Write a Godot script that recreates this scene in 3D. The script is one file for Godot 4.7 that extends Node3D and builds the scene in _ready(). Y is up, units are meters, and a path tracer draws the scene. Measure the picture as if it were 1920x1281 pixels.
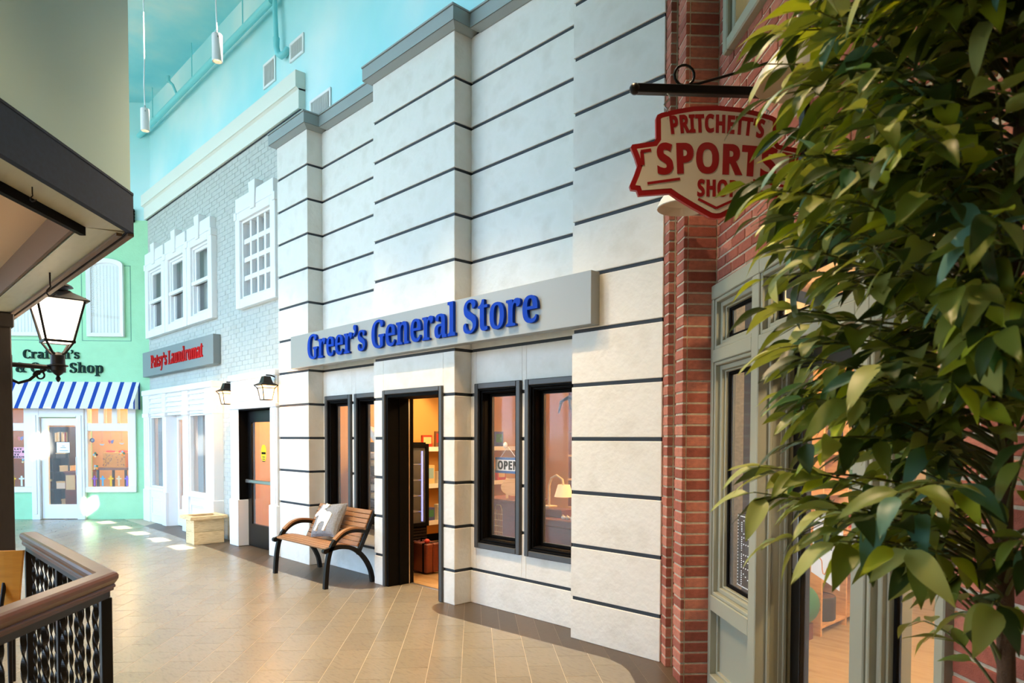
extends Node3D
# Indoor shopping street. World: x runs along the long cream facade (to the right), z points from that facade to the viewer, y up, metres.
# SB: axes of the brick shopfront on the right (x = towards the camera, z = out of that wall). GB: axes of the green shopfront at the far end.
var SB := Basis(Vector3(0.760406, 0, 0.649448), Vector3.UP, Vector3(-0.649448, 0, 0.760406))
var GB := Basis(Vector3(0.649448, 0, -0.760406), Vector3.UP, Vector3(0.760406, 0, 0.649448))
var ID := Basis.IDENTITY
var M := {}
var used := {}
var rng := RandomNumberGenerator.new()
var cur := Vector3.ZERO  # reference point of the thing being built, taken off its shapes
var serif: SystemFont
var sans: Font

class MB:  # collects shapes, front faces clockwise
	var v := PackedVector3Array()
	var n := PackedVector3Array()
	var ix := PackedInt32Array()
	var o := Vector3.ZERO
	var t := Transform3D.IDENTITY
	func _i(off: Vector3):
		o = off
	func add(p: Vector3, nn: Vector3) -> int:
		v.append(t * p - o)
		n.append((t.basis * nn).normalized())
		return v.size() - 1
	func tri(a: Vector3, b: Vector3, c: Vector3):
		var nn := (b - a).cross(c - a).normalized()
		var i := add(a, nn)
		add(b, nn)
		add(c, nn)
		ix.append_array([i, i + 2, i + 1])
	func quad(a: Vector3, b: Vector3, c: Vector3, d: Vector3):
		var nn := (c - a).cross(d - b).normalized()
		var i := add(a, nn)
		add(b, nn)
		add(c, nn)
		add(d, nn)
		ix.append_array([i, i + 2, i + 1, i, i + 3, i + 2])
	func oquad(a: Vector3, b: Vector3, c: Vector3, d: Vector3, ctr: Vector3):
		if (c - a).cross(d - b).dot((a + b + c + d) * 0.25 - ctr) < 0:
			quad(d, c, b, a)
		else:
			quad(a, b, c, d)
	func otri(a: Vector3, b: Vector3, c: Vector3, ctr: Vector3):
		if (b - a).cross(c - a).dot((a + b + c) / 3.0 - ctr) < 0:
			tri(c, b, a)
		else:
			tri(a, b, c)
	func hexa(p: Array):  # 8 corners, 0..3 one face in order, 4..7 the opposite one
		var c := Vector3.ZERO
		for q in p:
			c += q / 8.0
		oquad(p[0], p[1], p[2], p[3], c)
		oquad(p[4], p[5], p[6], p[7], c)
		for k in 4:
			var j := (k + 1) % 4
			oquad(p[k], p[j], p[j + 4], p[k + 4], c)
	func box(lo: Vector3, hi: Vector3):
		hexa([Vector3(lo.x, lo.y, lo.z), Vector3(hi.x, lo.y, lo.z), Vector3(hi.x, hi.y, lo.z), Vector3(lo.x, hi.y, lo.z), Vector3(lo.x, lo.y, hi.z), Vector3(hi.x, lo.y, hi.z), Vector3(hi.x, hi.y, hi.z), Vector3(lo.x, hi.y, hi.z)])
	func cbox(lo: Vector3, hi: Vector3, r: float):  # chamfered
		var c := (lo + hi) * 0.5
		var h := (hi - lo) * 0.5
		r = minf(r, minf(h.x, minf(h.y, h.z)) * 0.95)
		var P := func(s: Vector3, a: int) -> Vector3:
			var q := h - Vector3.ONE * r
			q[a] = h[a]
			return c + s * q
		for a in 3:
			var b := (a + 1) % 3
			var d := (a + 2) % 3
			for sa in [-1.0, 1.0]:
				var f := []
				for e in [[-1, -1], [1, -1], [1, 1], [-1, 1]]:
					var s := Vector3.ZERO
					s[a] = sa
					s[b] = e[0]
					s[d] = e[1]
					f.append(P.call(s, a))
				oquad(f[0], f[1], f[2], f[3], c)
				for sb in [-1.0, 1.0]:
					var s1 := Vector3.ZERO
					s1[a] = sa
					s1[b] = sb
					s1[d] = -1
					var s2 := s1
					s2[d] = 1
					oquad(P.call(s1, a), P.call(s2, a), P.call(s2, b), P.call(s1, b), c)
		for k in 8:
			var s := Vector3(1 if k & 1 else -1, 1 if k & 2 else -1, 1 if k & 4 else -1)
			otri(P.call(s, 0), P.call(s, 1), P.call(s, 2), c)
	func bar(a: Vector3, b: Vector3, w: float, h: float, up := Vector3.UP, r := 0.0):  # box from a to b, w across, h along up
		var keep := t
		var z := (b - a).normalized()
		var x := up.cross(z).normalized()
		var y := z.cross(x)
		t = keep * Transform3D(Basis(x, y, z), (a + b) * 0.5)
		var hh := Vector3(w, h, (b - a).length()) * 0.5
		if r > 0:
			cbox(-hh, hh, r)
		else:
			box(-hh, hh)
		t = keep
	func frame(lo: Vector2, hi: Vector2, w: float, z0: float, z1: float, r := 0.0):  # rectangular ring in the xy plane
		var q := [[Vector2(lo.x, lo.y), Vector2(lo.x + w, hi.y)], [Vector2(hi.x - w, lo.y), Vector2(hi.x, hi.y)], [Vector2(lo.x + w, lo.y), Vector2(hi.x - w, lo.y + w)], [Vector2(lo.x + w, hi.y - w), Vector2(hi.x - w, hi.y)]]
		for e in q:
			var a := Vector3(e[0].x, e[0].y, z0)
			var b := Vector3(e[1].x, e[1].y, z1)
			if r > 0:
				cbox(a, b, r)
			else:
				box(a, b)
	func tube(path: Array, r, seg := 8, caps := true):
		var prev := Vector3.ZERO
		var rings := []
		for k in path.size():
			var d: Vector3 = (path[mini(k + 1, path.size() - 1)] - path[maxi(k - 1, 0)]).normalized()
			if prev == Vector3.ZERO:
				prev = Vector3.RIGHT if absf(d.x) < 0.8 else Vector3.UP
			var x := (prev - d * prev.dot(d)).normalized()
			prev = x
			var y := d.cross(x)
			var rr: float = r[k] if r is Array else r
			var ring := []
			for j in seg:
				var an := TAU * j / seg
				var nn := x * cos(an) + y * sin(an)
				ring.append(add(path[k] + nn * rr, nn))
			rings.append(ring)
			if caps and (k == 0 or k == path.size() - 1):
				var s := -1.0 if k == 0 else 1.0
				var cc := add(path[k], d * s)
				var ids := []
				for j in seg:
					var an := TAU * j / seg
					ids.append(add(path[k] + (x * cos(an) + y * sin(an)) * rr, d * s))
				for j in seg:
					var q := (j + 1) % seg
					if s > 0:
						ix.append_array([cc, ids[q], ids[j]])
					else:
						ix.append_array([cc, ids[j], ids[q]])
		for k in rings.size() - 1:
			for j in seg:
				var q := (j + 1) % seg
				ix.append_array([rings[k][j], rings[k + 1][q], rings[k][q], rings[k][j], rings[k + 1][j], rings[k + 1][q]])
	func lathe(pr: Array, seg := 20, at := Vector3.ZERO, phase := 0.0, flat := false):  # profile of Vector2(radius, height), bottom to top
		for k in pr.size() - 1:
			var a: Vector2 = pr[k]
			var b: Vector2 = pr[k + 1]
			var e := b - a
			if e.length() < 1e-6:
				continue
			var nr := Vector2(e.y, -e.x).normalized()
			for j in seg:
				var a0 := TAU * j / seg + phase
				var a1 := TAU * (j + 1) / seg + phase
				var d0 := Vector3(cos(a0), 0, -sin(a0))
				var d1 := Vector3(cos(a1), 0, -sin(a1))
				var dm := (d0 + d1).normalized()
				var n0 := (dm if flat else d0) * nr.x + Vector3.UP * nr.y
				var n1 := (dm if flat else d1) * nr.x + Vector3.UP * nr.y
				var i := add(at + d0 * a.x + Vector3.UP * a.y, n0)
				add(at + d1 * a.x + Vector3.UP * a.y, n1)
				add(at + d1 * b.x + Vector3.UP * b.y, n1)
				add(at + d0 * b.x + Vector3.UP * b.y, n0)
				ix.append_array([i, i + 2, i + 1, i, i + 3, i + 2])
	func ball(c: Vector3, r: Vector3, seg := 14):
		var rows := seg / 2
		var ids := []
		for k in rows + 1:
			var p := PI * k / rows
			var row := []
			for j in seg + 1:
				var a := TAU * j / seg
				var d := Vector3(sin(p) * cos(a), cos(p), -sin(p) * sin(a))
				row.append(add(c + d * r, d / r))
			ids.append(row)
		for k in rows:
			for j in seg:
				ix.append_array([ids[k][j], ids[k][j + 1], ids[k + 1][j + 1], ids[k][j], ids[k + 1][j + 1], ids[k + 1][j]])
	func extr(poly: PackedVector2Array, z0: float, z1: float):  # polygon in xy pushed from z0 to z1
		if Geometry2D.is_polygon_clockwise(poly):
			poly.reverse()
		var tr := Geometry2D.triangulate_polygon(poly)
		for k in range(0, tr.size(), 3):
			var a := poly[tr[k]]
			var b := poly[tr[k + 1]]
			var c := poly[tr[k + 2]]
			if (b - a).cross(c - a) < 0:
				var w := b
				b = c
				c = w
			tri(Vector3(a.x, a.y, z1), Vector3(b.x, b.y, z1), Vector3(c.x, c.y, z1))
			tri(Vector3(a.x, a.y, z0), Vector3(c.x, c.y, z0), Vector3(b.x, b.y, z0))
		for k in poly.size():
			var a := poly[k]
			var b := poly[(k + 1) % poly.size()]
			quad(Vector3(a.x, a.y, z0), Vector3(b.x, b.y, z0), Vector3(b.x, b.y, z1), Vector3(a.x, a.y, z1))
	func done() -> ArrayMesh:
		var arr := []
		arr.resize(Mesh.ARRAY_MAX)
		arr[Mesh.ARRAY_VERTEX] = v
		arr[Mesh.ARRAY_NORMAL] = n
		arr[Mesh.ARRAY_INDEX] = ix
		var m := ArrayMesh.new()
		m.add_surface_from_arrays(Mesh.PRIMITIVE_TRIANGLES, arr)
		return m

func mb() -> MB:
	var m := MB.new()
	m.o = cur
	return m

func numbered(called: String) -> String:
	if not used.has(called):
		used[called] = 0
		return called
	used[called] += 1
	return "%s_%03d" % [called, used[called]]

func tag(o: Node3D, label: String, category: String, group := "", kind := ""):
	if label: o.set_meta("label", label)
	if category: o.set_meta("category", category)
	if group: o.set_meta("group", group)
	if kind: o.set_meta("kind", kind)

func thing(called: String, label: String, category: String, basis := Basis.IDENTITY, at := Vector3.ZERO, group := "", kind := "") -> Node3D:
	var o := Node3D.new()
	o.name = numbered(called)
	add_child(o)
	o.transform = Transform3D(basis, basis * at)
	tag(o, label, category, group, kind)
	cur = at
	return o

func part(called: String, m, mat: Material, parent: Node3D, label := "", kind := "") -> MeshInstance3D:
	var o := MeshInstance3D.new()
	o.name = called
	o.mesh = m.done() if m is MB else m
	o.material_override = mat
	parent.add_child(o, true)
	if label: o.set_meta("label", label)
	if kind: o.set_meta("kind", kind)
	return o

func pbox(called: String, lo: Vector3, hi: Vector3, mat: Material, parent: Node3D, r := 0.0) -> MeshInstance3D:
	var m := mb()
	if r > 0: m.cbox(lo, hi, r)
	else: m.box(lo, hi)
	return part(called, m, mat, parent)

func sub(m: MB) -> MB:  # for a sub-part of a part that stands at its thing's origin
	return m

func V(x: float, y: float, z: float) -> Vector3:
	return Vector3(x, y, z)

func holes(lo: Vector2, hi: Vector2, cut: Array) -> Array:  # the rectangle less the cut rectangles, as rectangles
	var out := [Rect2(lo, hi - lo)]
	for c: Rect2 in cut:
		var nxt := []
		for r: Rect2 in out:
			var i := r.intersection(c)
			if i.size.x <= 1e-4 or i.size.y <= 1e-4:
				nxt.append(r)
				continue
			for q in [Rect2(r.position.x, r.position.y, i.position.x - r.position.x, r.size.y), Rect2(i.end.x, r.position.y, r.end.x - i.end.x, r.size.y), Rect2(i.position.x, r.position.y, i.size.x, i.position.y - r.position.y), Rect2(i.position.x, i.end.y, i.size.x, r.end.y - i.end.y)]:
				if q.size.x > 0.004 and q.size.y > 0.004:
					nxt.append(q)
		out = nxt
	return out

func wallrects(m: MB, lo: Vector2, hi: Vector2, cut: Array, z0: float, z1: float):
	for r: Rect2 in holes(lo, hi, cut):
		m.box(V(r.position.x, r.position.y, z0), V(r.end.x, r.end.y, z1))

func noise(freq: float, kind := 0, oct := 4, size := 512, seed_ := 1, ramp: Gradient = null) -> NoiseTexture2D:
	var f := FastNoiseLite.new()
	f.noise_type = [FastNoiseLite.TYPE_SIMPLEX_SMOOTH, FastNoiseLite.TYPE_CELLULAR, FastNoiseLite.TYPE_VALUE][kind]
	f.frequency = freq
	f.fractal_octaves = oct
	f.seed = seed_
	var t := NoiseTexture2D.new()
	t.width = size
	t.height = size
	t.seamless = true
	t.noise = f
	if ramp: t.color_ramp = ramp
	return t

func ramp(cols: Array, at := []) -> Gradient:
	var g := Gradient.new()
	g.offsets = PackedFloat32Array(at if at.size() else range(cols.size()).map(func(k): return k / float(cols.size() - 1)))
	g.colors = PackedColorArray(cols)
	return g

func mat(c: Color, rough := 0.6, metal := 0.0) -> StandardMaterial3D:
	var m := StandardMaterial3D.new()
	m.albedo_color = c
	m.roughness = rough
	m.metallic = metal
	return m

func tex(m: StandardMaterial3D, t: Texture2D, sc: Vector3, world := false, bump: Texture2D = null, depth := 0.0) -> StandardMaterial3D:
	if t: m.albedo_texture = t
	m.uv1_triplanar = true
	m.uv1_world_triplanar = world
	m.uv1_scale = sc
	if bump:
		m.heightmap_enabled = true
		m.heightmap_texture = bump
		m.heightmap_scale = depth
	return m

func glow(c: Color, e: float) -> StandardMaterial3D:
	var m := mat(c, 0.5)
	m.emission_enabled = true
	m.emission = c
	m.emission_energy_multiplier = e
	return m

func glassy(c: Color, a := 0.06) -> StandardMaterial3D:
	var m := mat(Color(c.r, c.g, c.b, a), 0.03)
	m.transparency = BaseMaterial3D.TRANSPARENCY_ALPHA
	return m

func omni(called: String, at: Vector3, c: Color, e: float, size := 0.08, parent: Node3D = self):
	var l := OmniLight3D.new()
	l.name = called
	l.light_color = c
	l.light_energy = e
	l.light_size = size
	l.omni_range = 30
	l.omni_attenuation = 2.0
	l.shadow_enabled = true
	parent.add_child(l, true)
	l.position = at

func letters(text: String, font: Font, w: float, cap: float, depth: float, material: Material, parent: Node3D, base: Vector3, basis := Basis.IDENTITY, called := "letter", bend := 0.0):
	# raised letters, each a part; the line is w wide and its capitals cap high; base = left end of the baseline
	var fs := 64
	var ref := TextMesh.new()
	ref.font = font
	ref.font_size = fs
	ref.pixel_size = 0.01
	ref.text = "H"
	ref.horizontal_alignment = HORIZONTAL_ALIGNMENT_LEFT
	var bb := ref.get_aabb()
	var full: float = font.get_string_size(text, HORIZONTAL_ALIGNMENT_LEFT, -1, fs).x * 0.01
	var sx := w / full
	var sy := cap / bb.size.y
	for i in text.length():
		if text[i] == " ":
			continue
		var tm := TextMesh.new()
		tm.font = font
		tm.font_size = fs
		tm.pixel_size = 0.01
		tm.depth = depth
		tm.curve_step = 1.0
		tm.text = text[i]
		tm.horizontal_alignment = HORIZONTAL_ALIGNMENT_LEFT
		var x: float = font.get_string_size(text.substr(0, i), HORIZONTAL_ALIGNMENT_LEFT, -1, fs).x * 0.01 if i else 0.0
		var o := part(called, tm, material, parent)
		var u := ((x + 0.2) * sx / w - 0.5) * 2.0
		var turn := Basis(V(0, 0, 1), -bend * 4.0 * u / w)
		o.transform = Transform3D((basis * turn).scaled_local(V(sx, sy, 1)), base - cur + basis * V(x * sx, -bb.position.y * sy - bend * u * u, 0))

const FOCAL := 1310.0  # pixels, in a frame of 1920 x 1281
const EYE := Vector3(0, 1.58, 0)
var CR := Vector3(0.68956, 0.00261, -0.72422)
var CU := Vector3(-0.02430, 0.99951, -0.01954)
var CF := Vector3(-0.72382, -0.03107, -0.68929)

func _ready():
	rng.seed = 7
	var cam := Camera3D.new()
	cam.name = "camera"
	add_child(cam)
	cam.transform = Transform3D(Basis(CR, CU, -CF).orthonormalized(), EYE)
	cam.projection = Camera3D.PROJECTION_FRUSTUM
	cam.near = 0.1
	cam.far = 120.0
	cam.size = 1281.0 * 0.1 / FOCAL
	cam.frustum_offset = Vector2(0, 222.2 * 0.1 / FOCAL)
	cam.current = true
	var we := WorldEnvironment.new()
	we.name = "environment"
	add_child(we)
	var env := Environment.new()
	we.environment = env
	env.background_mode = Environment.BG_SKY
	env.sky = Sky.new()
	var sky := ProceduralSkyMaterial.new()
	sky.sky_top_color = Color(0.62, 0.80, 1.0)
	sky.sky_horizon_color = Color(0.80, 0.90, 1.0)
	sky.ground_bottom_color = Color(0.5, 0.5, 0.48)
	sky.ground_horizon_color = Color(0.6, 0.62, 0.62)
	env.sky.sky_material = sky
	env.background_energy_multiplier = 12.0
	env.tonemap_mode = Environment.TONE_MAPPER_LINEAR
	env.tonemap_exposure = 1.04
	env.sdfgi_enabled = true
	env.ssao_enabled = true
	env.ssil_enabled = true
	var lens := CameraAttributesPhysical.new()
	lens.frustum_focal_length = 24.5
	lens.frustum_focus_distance = 6.5
	lens.exposure_aperture = 5.6
	we.camera_attributes = lens
	var sun := DirectionalLight3D.new()
	sun.name = "sun"
	add_child(sun)
	sun.look_at_from_position(V(0.66, 0.72, 0.10), Vector3.ZERO)
	sun.light_energy = 15.0
	sun.light_color = Color(1.0, 0.97, 0.9)
	sun.light_angular_distance = 0.5
	sun.shadow_enabled = true
	sun.sky_mode = DirectionalLight3D.SKY_MODE_LIGHT_ONLY
	serif = SystemFont.new()
	serif.font_names = PackedStringArray(["Droid Serif"])
	serif.font_weight = 700
	var sb := SystemFont.new()
	sb.font_names = PackedStringArray(["Droid Sans"])
	sb.font_weight = 700
	var fat := FontVariation.new()
	fat.base_font = sb
	fat.variation_embolden = 0.7
	sans = fat
	materials()
	hall()
	floor_tiles()
	long_facade()
	laundry_wall()
	green_wall()
	brick_wall()
	canopy()
	store_room()
	street_things()
	hanging_sign()
	railing()
	tree()

func materials():
	var grain := noise(0.02, 0, 5, 512, 3, ramp([Color(0.8, 0.8, 0.8), Color(1, 1, 1)]))
	var rough_bump := noise(0.045, 0, 5, 512, 5)
	var fine_bump := noise(0.12, 0, 3, 512, 6)
	var blotch := noise(0.008, 0, 5, 512, 8, ramp([Color(0.95, 0.945, 0.93), Color(1, 1, 1), Color(0.98, 0.98, 0.97)]))
	M.stucco = tex(mat(Color(0.885, 0.875, 0.84), 0.85), blotch, V(0.6, 0.6, 0.6), true, rough_bump, 0.2)
	M.stucco.uv1_scale = V(0.7, 0.7, 0.7)
	M.groove = mat(Color(0.19, 0.215, 0.24), 0.7)
	M.cornice = mat(Color(0.58, 0.61, 0.60), 0.5)
	M.signbox = mat(Color(0.57, 0.59, 0.575), 0.45)
	M.blue = mat(Color(0.015, 0.22, 0.64), 0.35)
	M.red = mat(Color(0.75, 0.06, 0.08), 0.4)
	M.greytrim = mat(Color(0.25, 0.25, 0.245), 0.45)
	M.black = mat(Color(0.032, 0.028, 0.026), 0.5)
	M.blackmetal = mat(Color(0.07, 0.065, 0.06), 0.38, 0.4)
	M.greybrick = tex(mat(Color(0.745, 0.755, 0.725), 0.75), blotch, V(0.5, 0.5, 0.5), true, fine_bump, 0.3)
	M.greymortar = mat(Color(0.68, 0.70, 0.695), 0.85)
	M.white = mat(Color(0.93, 0.93, 0.925), 0.45)
	M.panelgrey = mat(Color(0.50, 0.53, 0.53), 0.5)
	M.green = tex(mat(Color(0.65, 0.86, 0.69), 0.8), blotch, V(0.5, 0.5, 0.5), true, fine_bump, 0.25)
	M.darkgreen = mat(Color(0.03, 0.17, 0.13), 0.4)
	M.cyan = tex(mat(Color(1, 1, 1), 0.85), noise(0.0045, 0, 4, 512, 11, ramp([Color(0.58, 0.87, 0.89), Color(0.72, 0.91, 0.92), Color(0.86, 0.94, 0.93)], [0.0, 0.55, 1.0])), V(0.16, 0.16, 0.16), true)
	M.skyceil = tex(mat(Color(1, 1, 1), 0.9), noise(0.006, 0, 5, 512, 14, ramp([Color(0.50, 0.85, 0.90), Color(0.64, 0.90, 0.92), Color(0.90, 0.95, 0.92)], [0.0, 0.5, 1.0])), V(0.17, 0.17, 0.17), true)
	M.pipe = mat(Color(0.52, 0.85, 0.87), 0.5)
	M.cream = tex(mat(Color(0.88, 0.89, 0.84), 0.7), null, Vector3.ONE)
	var reds := [Color(0.74, 0.44, 0.36), Color(0.67, 0.37, 0.30), Color(0.78, 0.49, 0.405), Color(0.62, 0.33, 0.265)]
	M.bricks = []
	for c in reds:
		M.bricks.append(tex(mat(c, 0.85), grain, V(3, 3, 3), true, fine_bump, 0.25))
	M.mortar = tex(mat(Color(0.86, 0.81, 0.72), 0.95), grain, V(4, 4, 4), true, fine_bump, 0.3)
	M.sage = mat(Color(0.60, 0.61, 0.545), 0.45)
	M.brown = mat(Color(0.30, 0.265, 0.22), 0.5)
	M.pane = glassy(Color(1, 1, 1), 0.05)
	M.pane.metallic_specular = 0.22
	M.black.metallic_specular = 0.2
	M.black.roughness = 0.7
	for q in ["darkgreen", "blue", "red"]:
		M[q].roughness = 0.6
		M[q].metallic_specular = 0.25
	M.steel = mat(Color(0.75, 0.75, 0.74), 0.3, 0.9)
	# floor: vinyl stone tiles, three tones, and dark wood-look border boards
	var streak := noise(0.02, 0, 6, 512, 21, ramp([Color(0.88, 0.87, 0.85), Color(1, 1, 1), Color(0.95, 0.94, 0.91)]))
	M.tiles = []
	for c in [Color(0.56, 0.53, 0.465), Color(0.548, 0.518, 0.455), Color(0.572, 0.54, 0.474)]:
		var m := tex(mat(c, 0.27), streak, V(0.7, 1, 2.6), false)
		m.metallic_specular = 0.5
		M.tiles.append(m)
	M.grout = mat(Color(0.74, 0.70, 0.615), 0.6)
	M.boards = []
	for c in [Color(0.325, 0.275, 0.22), Color(0.30, 0.255, 0.205), Color(0.35, 0.295, 0.24)]:
		M.boards.append(tex(mat(c, 0.42), streak, V(2.0, 1, 0.6), true))
	# woods
	var woodgrain := noise(0.01, 0, 4, 512, 31, ramp([Color(0.86, 0.82, 0.77), Color(1, 1, 1), Color(0.92, 0.89, 0.85)]))
	M.benchwood = tex(mat(Color(0.63, 0.45, 0.29), 0.45), woodgrain, V(0.5, 4, 4))
	M.pine = tex(mat(Color(0.93, 0.83, 0.64), 0.6), woodgrain, V(0.8, 5, 0.8))
	M.pinewarm = tex(mat(Color(0.86, 0.66, 0.42), 0.6), woodgrain, V(0.6, 3, 0.6))
	M.railwood = tex(mat(Color(0.38, 0.23, 0.14), 0.33), woodgrain, V(2, 3, 0.6))
	M.ply = tex(mat(Color(0.84, 0.60, 0.22), 0.4), woodgrain, V(0.6, 3, 0.6))
	M.redwood = tex(mat(Color(0.45, 0.20, 0.11), 0.45), woodgrain, V(0.6, 3, 0.6))
	M.storefloor = tex(mat(Color(0.74, 0.62, 0.45), 0.4), woodgrain, V(0.25, 1, 1.2), true)
	M.orangewall = mat(Color(0.84, 0.66, 0.40), 0.9)
	M.orangewall.metallic_specular = 0.2
	M.sportswall = mat(Color(0.86, 0.78, 0.62), 0.85)
	M.sportsfloor = tex(mat(Color(0.72, 0.63, 0.49), 0.4), woodgrain, V(0.25, 1, 1.2), true)
	M.tan = mat(Color(0.86, 0.74, 0.6), 0.85)
	M.soffit = tex(mat(Color(0.72, 0.72, 0.62), 0.5), blotch, V(0.5, 1, 3), true)
	M.soffitdark = mat(Color(0.40, 0.32, 0.25), 0.7)
	M.masswall = mat(Color(0.68, 0.80, 0.79), 0.85)
	M.fascia = tex(mat(Color(0.09, 0.17, 0.27), 0.85), grain, V(3, 3, 3), true)
	M.lampshade = mat(Color(0.90, 0.90, 0.88), 0.4)
	M.lampinner = mat(Color(0.86, 0.82, 0.74), 0.5)
	M.iron = mat(Color(0.10, 0.085, 0.075), 0.45, 0.5)
	M.lampglass = glow(Color(1.0, 0.86, 0.66), 2.2)
	M.lanternglass = glow(Color(1.0, 0.95, 0.88), 4.0)
	M.warmbulb = glow(Color(1.0, 0.8, 0.55), 10.0)
	M.curtain = mat(Color(0.66, 0.69, 0.68), 0.9)
	M.whitecurtain = mat(Color(0.86, 0.87, 0.84), 0.9)
	M.darkline = mat(Color(0.42, 0.62, 0.53), 0.8)
	M.awnblue = mat(Color(0.06, 0.25, 0.60), 0.9)
	M.awnwhite = mat(Color(0.92, 0.90, 0.89), 0.85)
	M.darkwood = tex(mat(Color(0.155, 0.125, 0.10), 0.55), woodgrain, V(3, 0.6, 3))
	M.awnblue2 = mat(Color(0.05, 0.35, 0.62), 0.5)
	M.fleece = tex(mat(Color(0.62, 0.63, 0.64), 1.0), grain, V(4, 4, 4), false, noise(0.06, 0, 3, 256, 61), 0.8)
	M.fleecewhite = mat(Color(0.93, 0.92, 0.89), 1.0)
	M.signred = mat(Color(0.64, 0.05, 0.08), 0.45)
	M.signcream = mat(Color(0.90, 0.87, 0.81), 0.55)
	M.bark = tex(mat(Color(0.42, 0.31, 0.22), 0.9), grain, V(8, 3, 8), true, fine_bump, 0.3)
	M.twig = mat(Color(0.35, 0.36, 0.16), 0.7)
	M.leaf = []
	for c in [Color(0.45, 0.50, 0.20), Color(0.66, 0.69, 0.40), Color(0.20, 0.27, 0.12), Color(0.72, 0.76, 0.22), Color(0.38, 0.55, 0.48)]:  # pale and deep tones also stand in for lit and shaded leaves
		var lf := mat(c, 0.42)
		lf.cull_mode = BaseMaterial3D.CULL_DISABLED
		lf.backlight_enabled = true
		lf.backlight = Color(c.r * 0.8, c.g * 0.8, c.b * 0.4)
		M.leaf.append(lf)
	M.stuff = []
	for c in [Color(0.75, 0.2, 0.12), Color(0.2, 0.45, 0.35), Color(0.85, 0.75, 0.55), Color(0.16, 0.14, 0.13), Color(0.55, 0.7, 0.75), Color(0.9, 0.55, 0.2), Color(0.92, 0.9, 0.85), Color(0.45, 0.3, 0.2), Color(0.25, 0.3, 0.55)]:
		M.stuff.append(mat(c, 0.5))

func hall():
	# shell of the indoor street: ceiling with unseen sun openings, outer walls, an unseen window wall placed to light the left
	var c := thing("ceiling", "high ceiling painted as a blue sky with pale clouds", "ceiling", ID, V(-8, 7.95, -1), "", "structure")
	var m := mb()
	var cut := []
	for k in 5:
		cut.append(Rect2(-3.15 - k * 1.0 - 0.34, -2.46, 0.64, 0.24))  # openings out of view, placed so sun patches fall on the floor
	cut.append(Rect2(-10.08, -1.95, 0.55, 0.34))  # opening out of view, placed for the sun patch on the craft door
	cut.append(Rect2(-8.4, -2.42, 0.4, 0.26))  # opening out of view, placed for the low patch on the green wall
	for r: Rect2 in holes(Vector2(-23, -12), Vector2(7, 9), cut):
		m.box(V(r.position.x, 7.95, r.position.y), V(r.end.x, 8.13, r.end.y))
	part("sky_painting", m, M.skyceil, c)
	var w := thing("wall_upper", "pale turquoise upper wall painted like sky above the shopfront roofs", "wall", ID, V(-9, 5.4, -4.4), "", "structure")
	pbox("plaster", V(-16.5, 5.45, -4.55), V(-1.2, 7.95, -4.30), M.cyan, w)
	w = thing("wall_outer", "plain outer wall around the indoor street", "wall", ID, V(-8, 0, 5), "", "structure")
	m = mb()
	wallrects(m, Vector2(-23, 0), Vector2(7, 7.95), [Rect2(-18.6, 0.9, 10.0, 6.6), Rect2(-8.4, 0.4, 4.2, 7.1)], 5.0, 5.25)  # openings out of view, placed to bring daylight onto the shopfronts
	m.box(V(-23, 0, -12), V(-22.7, 7.95, 5))
	m.box(V(6.7, 0, -12), V(7, 7.95, 5))
	m.box(V(-23, 0, -12), V(7, 7.95, -11.7))
	m.box(V(-22.7, 0, 0.85), V(-18.9, 7.95, 1.05))
	part("plaster", m, M.masswall, w)
	w = thing("window_1", "unseen tall window wall beyond the seating area, placed to light the left and near walls", "window", ID, V(-13, 0.9, 5.1), "", "structure")
	m = mb()
	for k in 6:
		m.box(V(-18.6 + k * 2.0 - 0.04, 0.9, 5.08), V(-18.6 + k * 2.0 + 0.04, 7.5, 5.16))
	for k in 4:
		m.box(V(-8.4 + k * 1.4 - 0.04, 0.4, 5.08), V(-8.4 + k * 1.4 + 0.04, 7.5, 5.16))
	for y in [0.94, 3.1, 5.3, 7.46]:
		m.box(V(-18.6, y - 0.04, 5.08), V(-4.2, y + 0.04, 5.16))
	part("window_frame", m, M.white, w)
	pbox("pane", V(-18.6, 0.9, 5.118), V(-8.6, 7.5, 5.122), M.pane, w)
	pbox("pane", V(-8.4, 0.4, 5.118), V(-4.2, 7.5, 5.122), M.pane, w)  # nearer unseen pane, lights the brick, leaves and floor

func project(p: Vector3) -> Vector3:  # pixel and distance, only used to sort repeats by how large they show
	var d := p - EYE
	var z := d.dot(CF)
	return V(960 + FOCAL * d.dot(CR) / z, 862.7 - FOCAL * d.dot(CU) / z, z)

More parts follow.
